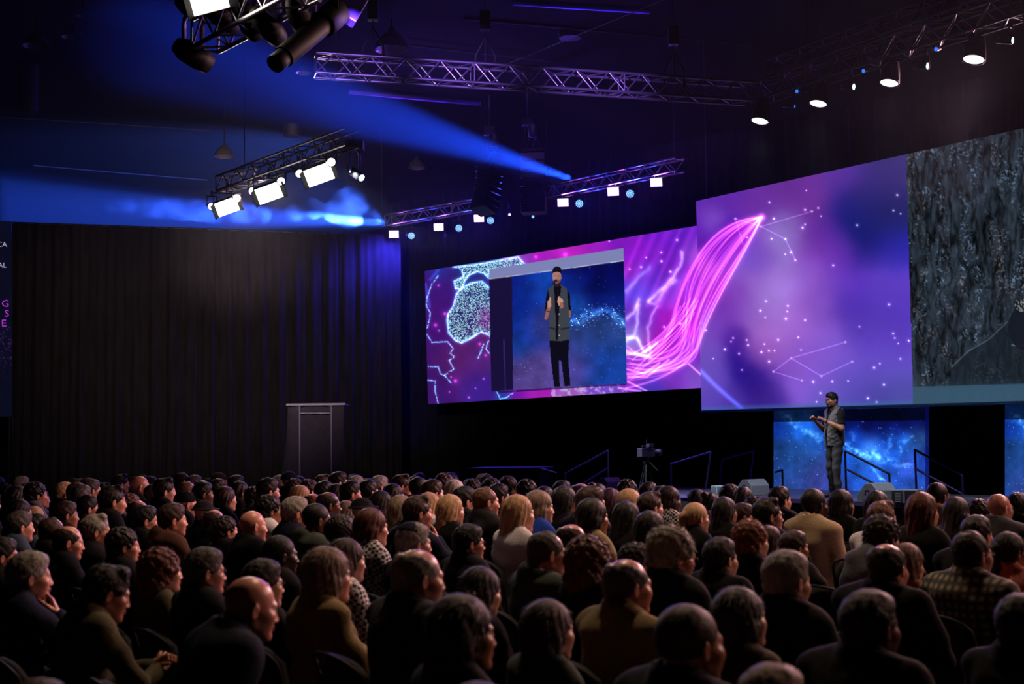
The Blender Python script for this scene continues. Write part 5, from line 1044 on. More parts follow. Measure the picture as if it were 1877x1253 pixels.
# x, y of the crown, distance, posture, head, hair, hair colour, skin, clothing, own label or None, head yaw, pitch, options
AUD = [
 # nearest rows
 (1150,1020,4.75,'bigshirt','w','bald','darkgrey','pink','khaki','bald heavy-set person in khaki jacket with pale collar, nearest row centre',-0.15,0,dict(collar='lilac')),
 (1264,1104,4.0,'big','w','buzz','brown','tan','black','person with cropped dark hair, back of head large at bottom centre right',-0.05,0,{}),
 (1007,1098,4.35,'f','f','wavy','brown','pale','greengrey','person with long brown hair nearest the camera, left of the bald khaki one',0.0,0,{}),
 (849,1090,4.3,'f','f','long','dark','tan','black','person with very long dark hair filling the bottom centre',-0.1,0,{}),
 (1358,1077,5.1,'fjacket','f','bob','darkgrey','pale','olive','person with bobbed dark grey hair and olive coat at bottom right of centre',-0.2,0.1,{}),
 (1593,1082,4.1,'big','w','short','dark','brown','black','very dark large head and back at bottom right, nearest row',-0.05,0,{}),
 (1870,1088,4.2,'up','m','short','black','tan','black','dark head cut by the bottom right edge',0,0,{}),
 (885,1243,3.75,'up','m','buzz','brown','pale','black','crown of a reddish head at the bottom edge, centre',0,0,{}),
 (1416,1215,3.75,'up','m','short','ash','pale','olive','ash-blond crown at the bottom edge, right of centre',0,0,{}),
 (83,1237,3.8,'up','m','buzz','brown','pale','black','reddish-brown crown at the bottom left edge',0,0,{}),
 (602,1004,5.9,'fjacket','f','bob','ash','pale','khaki','person with ash-blond bob and creased khaki jacket, lower left of centre',-0.1,0,{}),
 (766,1002,5.6,'big','w','bald','grey','pink','charcoal','balding grey-haired person in broad dark suit, lower centre',-0.15,-0.05,{}),
 (881,1038,5.6,'f','f','wavy','dark','pale','black','person with messy dark hair right behind the balding suited one',0.05,-0.1,{}),
 (457,1049,5.2,'lean','w',None,'dark','pink','navy','bald person leaning forward in a broad navy top, lower left',-0.1,-0.15,dict(glass=False)),
 (482,1025,6.4,'up','m','short','dark','pale','black','dark-haired person in glasses behind the leaning bald one',-0.15,0,dict(glass=True)),
 (193,1033,6.0,'clasp','m','quiff','black','tan','olive','dark-haired bowed person in olive jacket with clasped hands, lower left',-0.1,-0.25,{}),
 (55,1011,6.6,'chin','w','short','grey','pink','navy','grey-haired person with raised hand at lower left edge',-0.2,0,{}),
 (300,1001,7.0,'f','f','bigcurl','auburn','pale','olive','person with big auburn curls, lower left',-0.05,0,{}),
 (376,1004,6.7,'up','m','short','darkgrey','pink','black','person with dark grey hair and glasses left of the leaning bald one',-0.2,0,dict(glass=True)),
 (1439,1009,5.7,'up','w','short','grey','pale','black','person with cropped silver hair in black, lower right',-0.1,-0.1,{}),
 (1625,992,6.2,'big','w','bald','brown','pink','black','balding brown-haired person in black sweater beside a blond one',0.1,-0.1,{}),
 (1662,995,7.1,'f','f','wavy','lightbrown','pale','salmon','person in salmon top leaning by the balding black-sweater one',0.1,-0.1,{}),
 (1780,972,6.4,'bigshirt','m','receding','dark','pink','check','person in glasses and checked shirt near the right edge',-0.2,0,dict(glass=True)),
 (1850,974,7.2,'f','f','ponytail','dark','tan','salmon','person in glasses and salmon top at the right edge',-0.15,0,dict(glass=True)),
 (1229,967,6.4,'up','m','curly','grey','pink','black','person with curly grey hair and glasses, centre right',-0.2,-0.2,dict(glass=True)),
 (1002,972,7.0,'hood','w','receding','darkgrey','pink','greengrey','person in glasses and green-grey hooded coat, centre',-0.25,-0.05,dict(glass=True, collar='lilac')),
 (1084,979,6.6,'f','f','bigcurl','auburn','pale','black','person with big reddish curls behind the bald khaki one',0,0,{}),
 (1168,996,7.2,'f','f','curly','dark','tan','black','person with dark curls left of the grey curly one',0,0,{}),
 (515,980,7.5,'up','m','buzz','black','deep','black','dark-skinned person with shaved head, left of centre, pale collar',-0.15,0,dict(collar='lilac')),
 (637,987,7.4,'f','f','wavy','brown','pale','houndstooth','person with wavy brown hair and patterned jacket behind the ash bob',0.0,0,{}),
 (759,959,8.0,'up','m','short','grey','pink','black','person wearing a round dark skullcap, centre left',-0.1,0,dict(extra=('skullcap','skullcap','cloth_navy'))),
 (859,961,8.0,'up','w','short','black','pink','black','black-haired person in glasses seen in profile, centre',-0.3,0,dict(glass=True)),
 (1049,958,8.4,'up','w','bald','brown','pink','black','bald reddish head behind the green-grey coat',-0.1,0,{}),
 (1455,972,8.1,'rest','m','short','brown','tan','black','person in black tee with bare arm over the chair',-0.2,0,{}),
 (1410,963,8.3,'f','f','long','brown','pale','black',None,-0.2,0,{}),
 (1378,955,8.0,'f','f','curly','orange','pale','black',None,0,0,{}),
 (1320,985,7.4,'big','m','short','dark','pale','black',None,0,0,{}),
 (1407,914,9.0,'up','m','quiff','dark','pale','black','person with swept hair and glasses looking right, below the monitor',-0.4,0.05,dict(glass=True)),
 (1616,945,8.0,'flean','f','curly','dark','pale','grey','dark curly-haired person bent forward in a grey shirt',0.1,-0.2,{}),
 (1616,919,9.5,'up','m','quiff','lightbrown','pale','white',None,-0.2,0.0,{}),
 (1608,900,11.0,'f','f','long','black','tan','black',None,0,0,{}),
 (1543,898,11.0,'f','f','bob','black','tan','black',None,0,0,{}),
 (1492,895,10.2,'upshirt','m','buzz','black','deep','beige','dark-skinned person in beige jacket and white collar, below the presenter',-0.1,0,dict(collar='white')),
 (1429,892,10.6,'up','m','short','dark','pale','black',None,-0.1,0,{}),
 (1691,903,9.3,'f','f','long','auburn','pale','black',None,0,0,{}),
 (1719,884,12.2,'up','m','buzz','black','brown','beige',None,-0.1,0,{}),
 (1754,911,9.6,'f','f','wavy','dark','tan','black',None,0,0,{}),
 (1797,916,11.2,'f','f','curly','dark','tan','black',None,0,0,{}),
 (1830,903,10.6,'bigshirt','w',None,'dark','pink','grey','bald person in grey shirt near the right edge, below the bark',-0.3,0,dict(glass=True)),
 (1866,903,11.4,'up','m','short','dark','brown','black',None,0,0,{}),
 (1790,945,8.2,'big','m','short','dark','pale','black',None,0,0,{}),
 # middle rows, left
 (177,943,9.6,'upshirt','m','quiff','grey','pink','black','person with full grey hair and white collar, left middle rows',-0.2,0,dict(collar='white')),
 (125,961,9.3,'up','w','bald','brown','pink','black',None,-0.25,-0.1,{}),
 (97,947,10.4,'up','m','receding','brown','pink','black',None,0,0,{}),
 (66,942,11.2,'up','m','short','black','tan','bluegrey',None,0,0,{}),
 (38,937,10.4,'up','m','short','darkgrey','pink','bluegrey',None,0,0,{}),
 (5,985,8.4,'up','m','short','dark','pink','black',None,-0.2,0,{}),
 (228,968,9.0,'up','m','curly','dark','pink','black',None,-0.3,0,{}),
 (207,891,11.4,'up','m','quiff','dark','pink','black','tall dark-haired bearded person rising above the left far rows',-0.1,0,dict(beard=True)),
 (267,927,11.0,'up','m','short','black','pink','black',None,-0.2,0,dict(glass=True, collar='white')),
 (317,923,9.8,'hood','w','short','brown','pink','brown','brown-haired person in brown leather jacket with thick collar',-0.2,0,{}),
 (394,932,10.8,'up','w','bald','brown','pink','black',None,0,0,{}),
 (415,947,10.0,'up','m','curly','dark','pink','black',None,-0.1,0,{}),
 (464,934,9.6,'big','w',None,'dark','pink','black','shaved-headed person in black, left middle rows',-0.1,0,{}),
 (162,908,12.6,'up','m','short','dark','pink','black',None,-0.1,0,{}),
 (122,919,12.2,'up','m','short','brown','tan','black',None,-0.1,0,{}),
 (38,916,12.5,'f','f','wavy','dark','pink','black',None,0,0,{}),
 (64,928,13.0,'f','f','bob','blond','pale','black',None,0,0,{}),
 (68,885,15,'up','m','curly','black','tan','grey',None,0,0,{}),(34,890,15,'f','f','long','dark','pale','black',None,0,0,{}),(40,873,19,'up','m','short','grey','pink','black',None,0,0,{}),
 (119,884,16,'up','m','short','blond','pale','black',None,0,0,{}),(141,885,15.2,'up','m','short','brown','pink','black',None,0,0,{}),(169,879,17,'upshirt','m','short','darkgrey','pink','plaid',None,0,0,{}),
 (222,869,19.3,'up','m','quiff','dark','pink','black',None,0,0,{}),(257,871,15.4,'up','w',None,'dark','tan','black','shaved-headed person in the far left rows facing right',-0.2,0,{}),(283,887,14.6,'up','m','buzz','brown','pink','black',None,0,0,{}),
 (302,877,14.2,'up','m','quiff','dark','pale','black',None,-0.2,0,dict(collar='white')),(335,865,20,'up','m','receding','brown','pink','black',None,0,0,{}),(357,871,18.6,'up','m','short','darkgrey','pink','black',None,0,0,{}),
 (345,882,15.5,'up','w','receding','lightbrown','pink','black',None,-0.2,0,{}),(341,900,12.6,'up','m','cap','cloth_black','pink','black',None,0,0,{}),(373,884,14.4,'up','m','short','black','brown','navy',None,-0.2,0,dict(collar='white')),
 (403,866,19.5,'up','m','cap','cloth_brown','pink','black',None,0,0,{}),(399,878,15.8,'up','m','short','dark','pink','black',None,-0.3,0,{}),(415,892,13.6,'f','f','long','brown','pale','black',None,0,0,{}),
 (441,882,14.5,'f','f','braids','dark','brown','black',None,0,0,{}),(470,893,13.6,'upshirt','m','curly','dark','pink','plaid',None,0,0,{}),(434,871,18.5,'up','m','short','dark','pink','black',None,0,0,{}),
 (241,906,13.2,'f','f','curly','lightbrown','pale','brown',None,0,0,{}),(254,915,12.4,'up','w','bald','brown','pink','black',None,0,0,{}),(376,918,12.2,'f','f','hat','cloth_charcoal','pale','black',None,0,0,{}),
 # middle rows, centre left
 (582,922,9.5,'hood','m','buzz','black','brown','greengrey','dark-skinned person with shaved head and thick green-grey collar',-0.1,0,{}),
 (542,911,9.9,'upshirt','w','short','grey','pink','navy','grey-haired person with light blue collar, left of centre',-0.2,0,dict(collar='lightblue')),
 (495,909,10.4,'fchin','m','curly','black','tan','white','dark curly-haired person in white shirt resting chin on hand',-0.2,0,{}),
 (766,909,9.5,'chin','w','quiff','brown','pink','navy','brown-haired person in navy jacket with hand at chin',-0.25,0,dict(collar='lilac')),
 (682,932,9.0,'f','f','wavy','auburn','pale','houndstooth','person with long auburn hair and patterned top, left of the chin-holding one',-0.1,0,{}),
 (630,943,9.4,'f','f','afro','dark','brown','black',None,0,0,{}),
 (737,908,11.0,'f','f','long','ash','pale','black',None,0,0,{}),
 (827,907,10.4,'f','f','long','blond','pale','black','person with long straight blond hair below the world map',-0.1,0,{}),
 (788,903,12.2,'f','f','long','blond','pale','white',None,-0.2,0,{}),
 (891,892,11.0,'up','w','receding','lightbrown','pink','charcoal','balding person in dark suit and white collar, below the inset',-0.2,0,dict(collar='white')),
 (851,892,12.0,'up','m','short','black','pale','black',None,-0.2,0,{}),
 (914,887,13.2,'up','m','short','black','tan','black',None,-0.1,0,{}),
 (700,900,11.6,'f','f','long','dark','tan','black',None,-0.1,0,{}),
 (666,913,11.0,'f','f','hat','cloth_black','tan','black',None,0,0,{}),
 (637,918,11.7,'f','f','bob','ash','pale','black',None,0,0,{}),
 (603,900,11.4,'up','w','bald','dark','brown','charcoal','bald person in glasses seen in profile, below the frame tower',-0.3,0,dict(glass=True)),
 (576,903,12.2,'up','w','bald','orange','pink','black',None,0,0,{}),
 (552,890,14,'f','f','wavy','blond','pale','black',None,-0.3,0,{}),(492,877,13.2,'up','m','short','dark','pink','black',None,-0.2,0,{}),(532,864,18,'up','m','cap','cloth_navy','pink','navy','person in a blue cap in the farthest rows',0,0,{}),
 (513,871,18.5,'up','m','short','grey','pink','black',None,0,0,{}),(621,865,15.2,'up','m','short','dark','pink','black',None,-0.3,0,{}),(643,882,13.4,'up','m','short','dark','pink','black',None,-0.2,0,{}),(653,872,17,'up','m','short','grey','pink','black',None,0,0,{}),
 (676,880,13.8,'up','m','short','black','pink','black',None,0,0,{}),(696,872,15,'up','m','short','grey','pink','grey',None,-0.1,0,{}),(722,887,14,'f','f','long','black','pale','black',None,0,0,{}),(737,870,15.3,'up','m','quiff','brown','pink','black',None,-0.4,0,{}),
 (769,874,14.2,'up','m','buzz','black','brown','black',None,0,0,{}),(793,880,13.2,'up','w','short','brown','pink','black',None,-0.1,0,{}),(817,869,15.4,'up','m','curly','brown','pale','grey',None,0,0,{}),(835,880,14.2,'f','f','bob','white','pale','lilac',None,0,0,{}),
 (592,870,17,'up','m','quiff','brown','pink','black',None,0,0,{}),(595,882,14.5,'up','m','short','black','tan','black',None,0,0,{}),(569,880,15,'f','f','curly','brown','pale','black',None,0,0,{}),(619,887,14.4,'f','f','long','dark','pale','black',None,0,0,{}),
 (869,879,15.5,'f','f','curly','dark','pale','black',None,0,0,{}),(904,876,16,'up','m','afro','black','brown','black',None,0,0,{}),(934,872,17,'f','f','afro','black','brown','black',None,0,0,{}),(968,880,15.2,'up','m','curly','black','brown','black',None,0,0,{}),(1000,892,13.6,'f','f','bob','dark','pale','black',None,0,0,dict(glass=True)),
 # middle rows, centre right
 (951,908,9.6,'f','f','long','blond','pale','white','person with long pinkish-blond hair in a white top',-0.05,0,{}),
 (989,900,10.5,'f','f','bob','ash','pale','blue','person with ash bob and royal blue top',-0.25,0,{}),
 (1082,892,9.8,'chin','w','short','brown','pink','black','brown-haired person tilting their head onto a hand, centre right',-0.3,0,dict(roll=0.1)),
 (1036,892,11.0,'f','f','long','black','tan','black',None,0,0,{}),
 (1066,884,12.0,'up','w','bald','brown','pink','black',None,0,0,{}),
 (1155,897,11.0,'f','f','bob','blond','pale','black','person with golden bob below the pink wisps',0,0,{}),
 (1192,902,10.4,'up','m','quiff','brown','pale','black',None,-0.1,0,{}),
 (1227,892,11.2,'f','f','bob','dark','brown','houndstooth','person with dark bob and black-white patterned top below the wisps',-0.2,0,dict(glass=True)),
 (1150,919,9.3,'f','f','long','black','tan','black',None,0,0,{}),
 (1087,914,9.1,'f','f','wavy','dark','tan','yellow','person with wavy dark hair in a pale yellow top',0,0,{}),
 (1193,937,8.8,'f','f','long','dark','tan','black',None,0,0,{}),
 (1276,921,9.4,'f','f','ponytail','blond','pale','black','person with blond ponytail, right of the golden bob',-0.1,0,{}),
 (1329,911,9.9,'f','f','long','black','tan','black',None,0,0,{}),
 (1361,922,9.9,'up','m','short','brown','tan','black',None,-0.5,0,{}),
 (1384,911,10.4,'f','f','curly','black','brown','black',None,0,0,{}),
 (1341,887,12.4,'up','m','afro','black','brown','black',None,0,0,{}),(1364,892,11.9,'f','f','braids','dark','brown','black',None,0,0,{}),(1280,897,12.3,'f','f','bob','black','tan','black',None,0,0,{}),(1304,903,11.6,'f','f','bun','black','tan','lilac',None,-0.2,0,{}),
 (1152,880,14,'f','f','curly','black','brown','black',None,0,0,{}),(1189,884,13.6,'up','m','short','black','brown','black',None,0,0,{}),(1213,889,13,'up','m','receding','darkgrey','pale','lilac',None,0,0,{}),(1121,895,11.7,'f','f','long','plum','pale','black',None,0,0,{}),(1031,881,13.8,'up','m','short','black','tan','black',None,0,0,{}),(1097,886,13.2,'f','f','bun','black','tan','black',None,0,0,{}),
]
for r in sorted(AUD, key=lambda r: r[2]):
    x, y, d, post, head, hair, hc, sk, tp, lb, yw, pt, kw = r
    seat_person(x, y, d, post, head, hair, hc, sk, tp, lb, yaw=yw, pitch=pt, drz=random.uniform(-0.08, 0.06), hseed=(0 if d > 8 else 1), **kw)
# rows behind, filled seat by seat
rnd = random.Random(21)
for i in range(-4, 30):
    for j in range(-30, 40):
        p = VA*(i*0.98-4.0)+UA*(j*0.60+(i % 2)*0.3)+Vector((0, 8.0, 0)); d = p.y+rnd.uniform(-0.05, 0.05); 
        if d < 11.6: continue
        x = CX+p.x/d*F_PX; dmax = 21.6 if x < 880 else 21.6-(x-880)/170*7.5 if x < 1050 else 12.0
        if x < -30 or x > 1130 or d > dmax: continue
        fem = rnd.random() < 0.45; hair = rnd.choice(['long', 'wavy', 'bob', 'curly', 'bob', 'long', 'bun'] if fem else ['short', 'short', 'quiff', 'buzz', 'bald', 'receding', 'short', 'curly'])
        hc = rnd.choice(['black', 'dark', 'dark', 'brown', 'brown', 'grey', 'lightbrown', 'blond', 'darkgrey']); sk = rnd.choice(['pink', 'pink', 'pale', 'tan', 'brown']); tp = rnd.choice(['black']*5+['charcoal', 'navy', 'grey', 'bluegrey', 'maroon', 'white'])
        q = (p.x, p.y)
        if not all(sep(q[0]-a, q[1]-b, 0.54, 0.84) for a, b in PLACED): continue
        s = rnd.uniform(0.95, 1.05); zt = 1.293*s; y = hor(x)+(CAM_H-zt)*F_PX/d
        seat_person(x, y, d, 'f' if fem else rnd.choice(['up', 'upshirt']), 'f' if fem else 'm', hair, hc, sk, tp, None, yaw=rnd.choice([-0.3, -0.1, 0.1]), drz=rnd.uniform(-0.08, 0.08))
# labels that single each person and chair out
def ordw(n): return ['leftmost', 'second from left', 'third from left', 'fourth from left', 'fifth from left', 'sixth from left', 'seventh from left', 'eighth from left', 'ninth from left', 'tenth from left'][n] if n < 10 else 'number %d from left' % (n+1)
bk = {}
for t in LAB:
    o, lb, x, d, mode = t
    if mode != 0:
        lb = lb+' '+next(c for u, c in DEP if d < u)+' '+next(c for u, c in COLS if x < u)
        w_ = lb.split()
        if mode == 1: lb = lb.replace(' under the ', ' under ', 1).replace(' in the ', ' in ')
        if len(lb.split()) > 13: lb = lb.replace('person with ', '').replace(' hair in', '-haired person in')
        if len(lb.split()) > 13: lb = lb.replace('-and-', '-').replace(' in the ', ' in ').replace('very dark', 'dark').replace('long straight', 'long')
        if len(lb.split()) > 13: lb = lb.replace(' top ', ' ').replace(' person ', ' ') if mode == 2 else lb.replace(' person ', ' ')
        if len(lb.split()) > 13: lb = lb.replace('fairly far', 'upper middle').replace('below the ', 'below ').replace('left of the ', 'left of ').replace(' in far rows', ', far').replace('in farthest rows', 'farthest').replace('in middle rows', 'middle').replace('in upper middle rows', 'upper middle')
    bk.setdefault(lb, []).append((x, o))
import re as _re
for lb, l in bk.items():
    l.sort(key=lambda q: q[0])
    for n, (x, o) in enumerate(l):
        o['label'] = ' '.join((lb+(', '+(ordw(n) if len(lb.split()) < 14 else ordw(n).replace(' from ', '-from-')) if len(l) > 1 else '')).split()[:]) ; o['group'] = 'audience seated in rows' if o.name.startswith('person') else 'black chairs of the audience rows'
print('AUDIENCE', len(PLACED), max(len(o['label'].split()) for l in bk.values() for _, o in l))
# ================================================================ presenter
def presenter():
    base = PZ(1533, 912, DECK); S = 1.01
    fx, fy = -0.93, -0.36; rz = math.atan2(fy, fx)-math.pi/2
    e = empty('person', (base.x, base.y, DECK), rz, 'bearded presenter in dark quilted vest standing on stage, hands raised before the chest', 'person', None, S); W = pm(e)
    h = 0.010
    T = [('c', (0, 0.0, 1.02), (0, 0.0, 1.12), 0.125, 0.13), ('e', (0, 0.0, 1.28), (0.172, 0.118, 0.19)), ('e', (0, 0.0, 1.02), (0.158, 0.122, 0.15)), ('c', (-0.155, -0.01, 1.425), (0.155, -0.01, 1.425), 0.058, 0.058), ('c', (0, -0.02, 1.50), (0.14, -0.01, 1.43), 0.042, 0.046), ('c', (0, -0.02, 1.50), (-0.14, -0.01, 1.43), 0.042, 0.046)]
    arms = [((0.20, -0.01, 1.415), (0.245, 0.04, 1.15), (0.105, 0.30, 1.30)), ((-0.20, -0.01, 1.415), (-0.255, 0.02, 1.16), (-0.075, 0.235, 1.30))]
    legs = [((0.09, 0.0, 0.90), (0.105, 0.02, 0.50), (0.115, -0.015, 0.10)), ((-0.09, 0.0, 0.90), (-0.115, 0.06, 0.50), (-0.125, 0.04, 0.10))]
    F = Field(ax(-0.36, 0.36, h), ax(-0.22, 0.44, h), ax(0.02, 1.64, h))
    def torso(G, off, k=0.04):
        for t in T: G.ell(t[1], t[2], k, off=off) if t[0] == 'e' else G.cone(t[1], t[2], t[3], t[4], k, off=off)
    def arm(G, off, up=1.0, fo=True):
        for A, B, D in arms:
            A, B, D = map(np.array, (A, B, D)); G.cone(A, A+(B-A)*up, 0.056, 0.056+(0.043-0.056)*up, 0.03, off=off)
            if fo: G.cone(B, B+(D-B)*0.45, 0.040, 0.043, 0.015); G.cone(B+(D-B)*0.45, D, 0.041, 0.027, 0.015)
    torso(F, -0.018); arm(F, 0)
    for A, B, D in legs: F.cone(A, B, 0.085, 0.058, 0.03); F.cone(B, D, 0.055, 0.040, 0.02)
    F.cone((0, -0.01, 1.47), (0, 0.012, 1.60), 0.060, 0.056, 0.02); parts = [(*F.nets(), 0)]
    v, q = place_hand('curl', arms[0][2], (-0.15, 0.75, 0.65), (0.6, -0.4, 0.6), True, 1.0); parts.append((v, q, 0))
    v, q = place_hand('curl', arms[1][2], (0.45, 0.70, 0.55), (-0.6, -0.3, 0.7), False, 1.0); parts.append((v, q, 0))
    hv, hq = head_field(0.005, False, 1.0).nets(); H = Matrix.Translation((0, 0.035, 1.645)) @ Euler((-0.10, 0, 0.12)).to_matrix().to_4x4(); parts.append((xf(H, hv), hq, face_mats(hv, hq)))
    me = grid_mesh('body', parts, [mat('skin_presenter', '8a5a44', 0.45, 0, 0.05, 40, 0.05), M('eye_white'), M('eye_dark'), M('lip_dark')])
    link('body', me, None, e, W)
    G = Field(ax(-0.36, 0.36, h), ax(-0.24, 0.24, h), ax(0.94, 1.6, h)); torso(G, 0.004); arm(G, 0.010, 0.62, False); G.disp(wrinkle(4, 0.003)); G.cone((0, -0.02, 1.47), (0, 0.02, 1.75), 0.058, 0.060, 0.006, 'sub'); G.cut(lambda X, Y, Z: 0.96-Z+0*X+0*Y)
    v, q = G.nets(); link('shirt', grid_mesh('shirt', [(v, q, 0)], [M('cloth_black')]), None, e, W)
    h2 = 0.0075; G = Field(ax(-0.25, 0.25, h2), ax(-0.22, 0.23, h2), ax(0.84, 1.62, h2)); torso(G, 0.026); G.cone((0, 0, 0.88), (0, 0, 1.1), 0.163, 0.150, 0.05); G.cone((0, -0.012, 1.46), (0, 0.0, 1.545), 0.082, 0.074, 0.02)
    for sx in (1, -1): G.cone((sx*0.205, -0.01, 1.43), (sx*0.27, 0.0, 1.15), 0.066, 0.062, 0.012, 'sub'); G.cone((sx*0.195, -0.01, 1.40), (sx*0.30, 0.0, 1.42), 0.070, 0.09, 0.012, 'sub')
    G.cone((0, -0.015, 1.46), (0, 0.02, 1.75), 0.064, 0.066, 0.006, 'sub')
    G.cut(lambda X, Y, Z: np.where((Y > 0.02), 0.020+0.35*np.clip(Z-1.30, 0, 1)-np.abs(X), -1.0))                # open front
    G.disp(lambda X, Y, Z: -0.0035*np.abs(np.sin(42*(Z+0.6*np.arctan2(X, Y+0.001)*0.16)))-0.0035*np.abs(np.sin(42*(Z-0.6*np.arctan2(X, Y+0.001)*0.16)))+0.004)
    G.cut(lambda X, Y, Z: 0.875-Z+0*X+0*Y); v, q = G.nets()
    vest = link('vest', grid_mesh('vest', [(v, q, 0)], [mat('vest', '26282d', 0.6, 0, 0.2, 90, 0.2, sheen=0.2)]), None, e, W)
    for z in (0.95, 1.05, 1.15, 1.25): o = lathe('snap_button', [(0, 0.005), (0.008, 0.003), (0.009, 0)], 8, M('chrome'), vest, W @ Matrix.Translation((-0.036, 0.165-0.03*(z > 1.2), z)) @ Matrix.Rotation(-math.pi/2, 4, 'X'))
    for sx in (1, -1): 
        bm = bmesh.new(); box_bm(bm, (0, 0, 0), (0.11, 0.012, 0.035), None, 0.005); link('pocket_flap', bm_mesh('pocket_flap', bm), M('vest'), vest, W @ Matrix.Translation((sx*0.115, 0.135, 1.02)) @ Matrix.Rotation(-sx*0.65, 4, 'Z'))
    L = Field(ax(-0.24, 0.24, h), ax(-0.2, 0.22, h), ax(0.05, 1.02, h)); L.ell((0, 0, 0.94), (0.160, 0.125, 0.10), 0.03)
    for A, B, D in legs: L.cone(A, B, 0.098, 0.070, 0.03); L.cone(B, D, 0.068, 0.056, 0.02)
    L.disp(wrinkle(8, 0.004)); L.disp(lambda X, Y, Z: 0.004*np.sin(70*Z+8*Y)*np.clip((0.35-Z)*4, 0, 1)+0*X); L.cut(lambda X, Y, Z: np.maximum(Z-1.0, 0.07-Z)+0*X+0*Y)
    v, q = L.nets(); link('jeans', grid_mesh('jeans', [(v, q, 0)], [mat('jeans', '101316', 0.8, 0, 0.2, 60, 0.2)]), None, e, W)
    for i, (A, B, D) in enumerate(legs):
        Z_ = Field(ax(-0.07, 0.07, 0.007), ax(-0.12, 0.25, 0.007), ax(-0.01, 0.15, 0.007)); Z_.cone((0, -0.03, 0.045), (0, 0.15, 0.038), 0.046, 0.038, 0.02); Z_.cone((0, -0.01, 0.06), (0, 0.0, 0.11), 0.048, 0.050, 0.02); Z_.cut(lambda X, Y, Z: 0.004-Z+0*X+0*Y)
        v, q = Z_.nets(); o = link('shoe', grid_mesh('shoe', [(v, q, 0)], [mat('shoe', '0c0a0a', 0.4)]), None, e, W @ Matrix.Translation((D[0], D[1], 0)) @ Matrix.Rotation(0.15 if i else -0.2, 4, 'Z'))
    link('hair', hair_mesh('short', M('hair_dark'), 2, 0.0055), M('hair_black'), e, W @ H); link('beard', hair_mesh('beard', M('hair_dark'), 0, 0.0055), M('hair_black'), e, W @ H)
    for sx in (1, -1): tube('eyebrow', [Vector((sx*0.014, 0.099, 0.019)), Vector((sx*0.033, 0.096, 0.024)), Vector((sx*0.050, 0.082, 0.019))], [0.003, 0.0038, 0.002], M('hair_black'), e).matrix_basis = H
    tube('headset', [Vector((-0.085, -0.02, 0.022)), Vector((-0.088, 0.01, -0.005)), Vector((-0.075, 0.05, -0.045)), Vector((-0.050, 0.085, -0.062))], 0.0025, mat('headset', '8a7868', 0.4), e).matrix_basis = H
    A, B, D = map(np.array, arms[1]); p = B+(D-B)*0.90; R = Vector(D-B).to_track_quat('Z', 'Y').to_matrix().to_4x4()
    wt_ = lathe('watch', [(0.031, -0.010), (0.035, -0.008), (0.035, 0.008), (0.031, 0.010)], 16, M('black_metal'), e, W @ Matrix.Translation(Vector(p)) @ R)
    c = W @ Vector((0.085, 0.375, 1.365)); r = bar('remote', c+Vector((0, 0, -0.05)), c+Vector((-0.02, 0.0, 0.07)), 0.012, M('black_metal')); tag(r, 'small black remote held in the presenter\'s raised hand', 'remote')
presenter()
# ================================================================ stage things
def wedge(px, py, w, label, yaw=0.0, mir=1):
    p = PZ(px, py, DECK); e = empty('stage_monitor', p, 0, label, 'loudspeaker'); W = Matrix.Translation(p) @ Matrix.Rotation(math.atan2(ed.y, ed.x)+yaw, 4, 'Z')
    h = w*0.52; dp = w*0.62; prof = [(-dp/2, 0), (dp/2, 0), (dp/2, h*0.42), (dp*0.10, h), (-dp*0.22, h), (-dp/2, h*0.62)]
    vs = [(-w/2, y, z) for y, z in prof]+[(w/2, y, z) for y, z in prof]; n = len(prof); fs = [tuple(range(n)), tuple(range(n, 2*n))[::-1]]+[(i, i+n, (i+1) % n+n, (i+1) % n) for i in range(n)]
    bm = bmesh.new(); bm.from_mesh(mesh('t', vs, fs)); bmesh.ops.recalc_face_normals(bm, faces=bm.faces); bmesh.ops.bevel(bm, geom=list(bm.edges), offset=0.008, segments=1, affect='EDGES'); link('cabinet', bm_mesh('cabinet', bm), M('speaker_grey'), e, W)
    a = math.atan2(h*0.58, dp*0.40); L = math.hypot(h*0.58, dp*0.40); cy, cz = dp*0.30, h*0.71
    bm = bmesh.new(); box_bm(bm, (0, 0, 0), (w*0.9, L*0.86, 0.012), None, 0.003); link('grille', bm_mesh('grille', bm), M('grille'), e, W @ Matrix.Translation((0, cy, cz+0.004)) @ Matrix.Rotation(-a, 4, 'X'))
    for sx in (1, -1): o = lathe('handle_ring', [(0.03, 0.0), (0.045, 0.004), (0.05, 0.0)], 12, M('black_metal'), e, W @ Matrix.Translation((sx*(w/2+0.001), 0, h*0.5)) @ Matrix.Rotation(sx*math.pi/2, 4, 'Y'))
    tube('cable', [W @ Vector((w*0.52, -dp*0.2, 0.06)), W @ Vector((w*0.6, -dp*0.5, 0.015)), W @ Vector((w*0.3, -dp*0.75, 0.012))], 0.008, M('cable'), e); return e
wedge(1117, 897, 0.50, 'grey wedge monitor at the far left end of the stage front', math.pi/2+0.3)
wedge(1380, 907, 0.56, 'grey wedge monitor in the middle of the stage front', math.pi/2+0.3)
wedge(1608, 920, 0.58, 'grey wedge monitor just right of the presenter', math.pi/2+0.3)
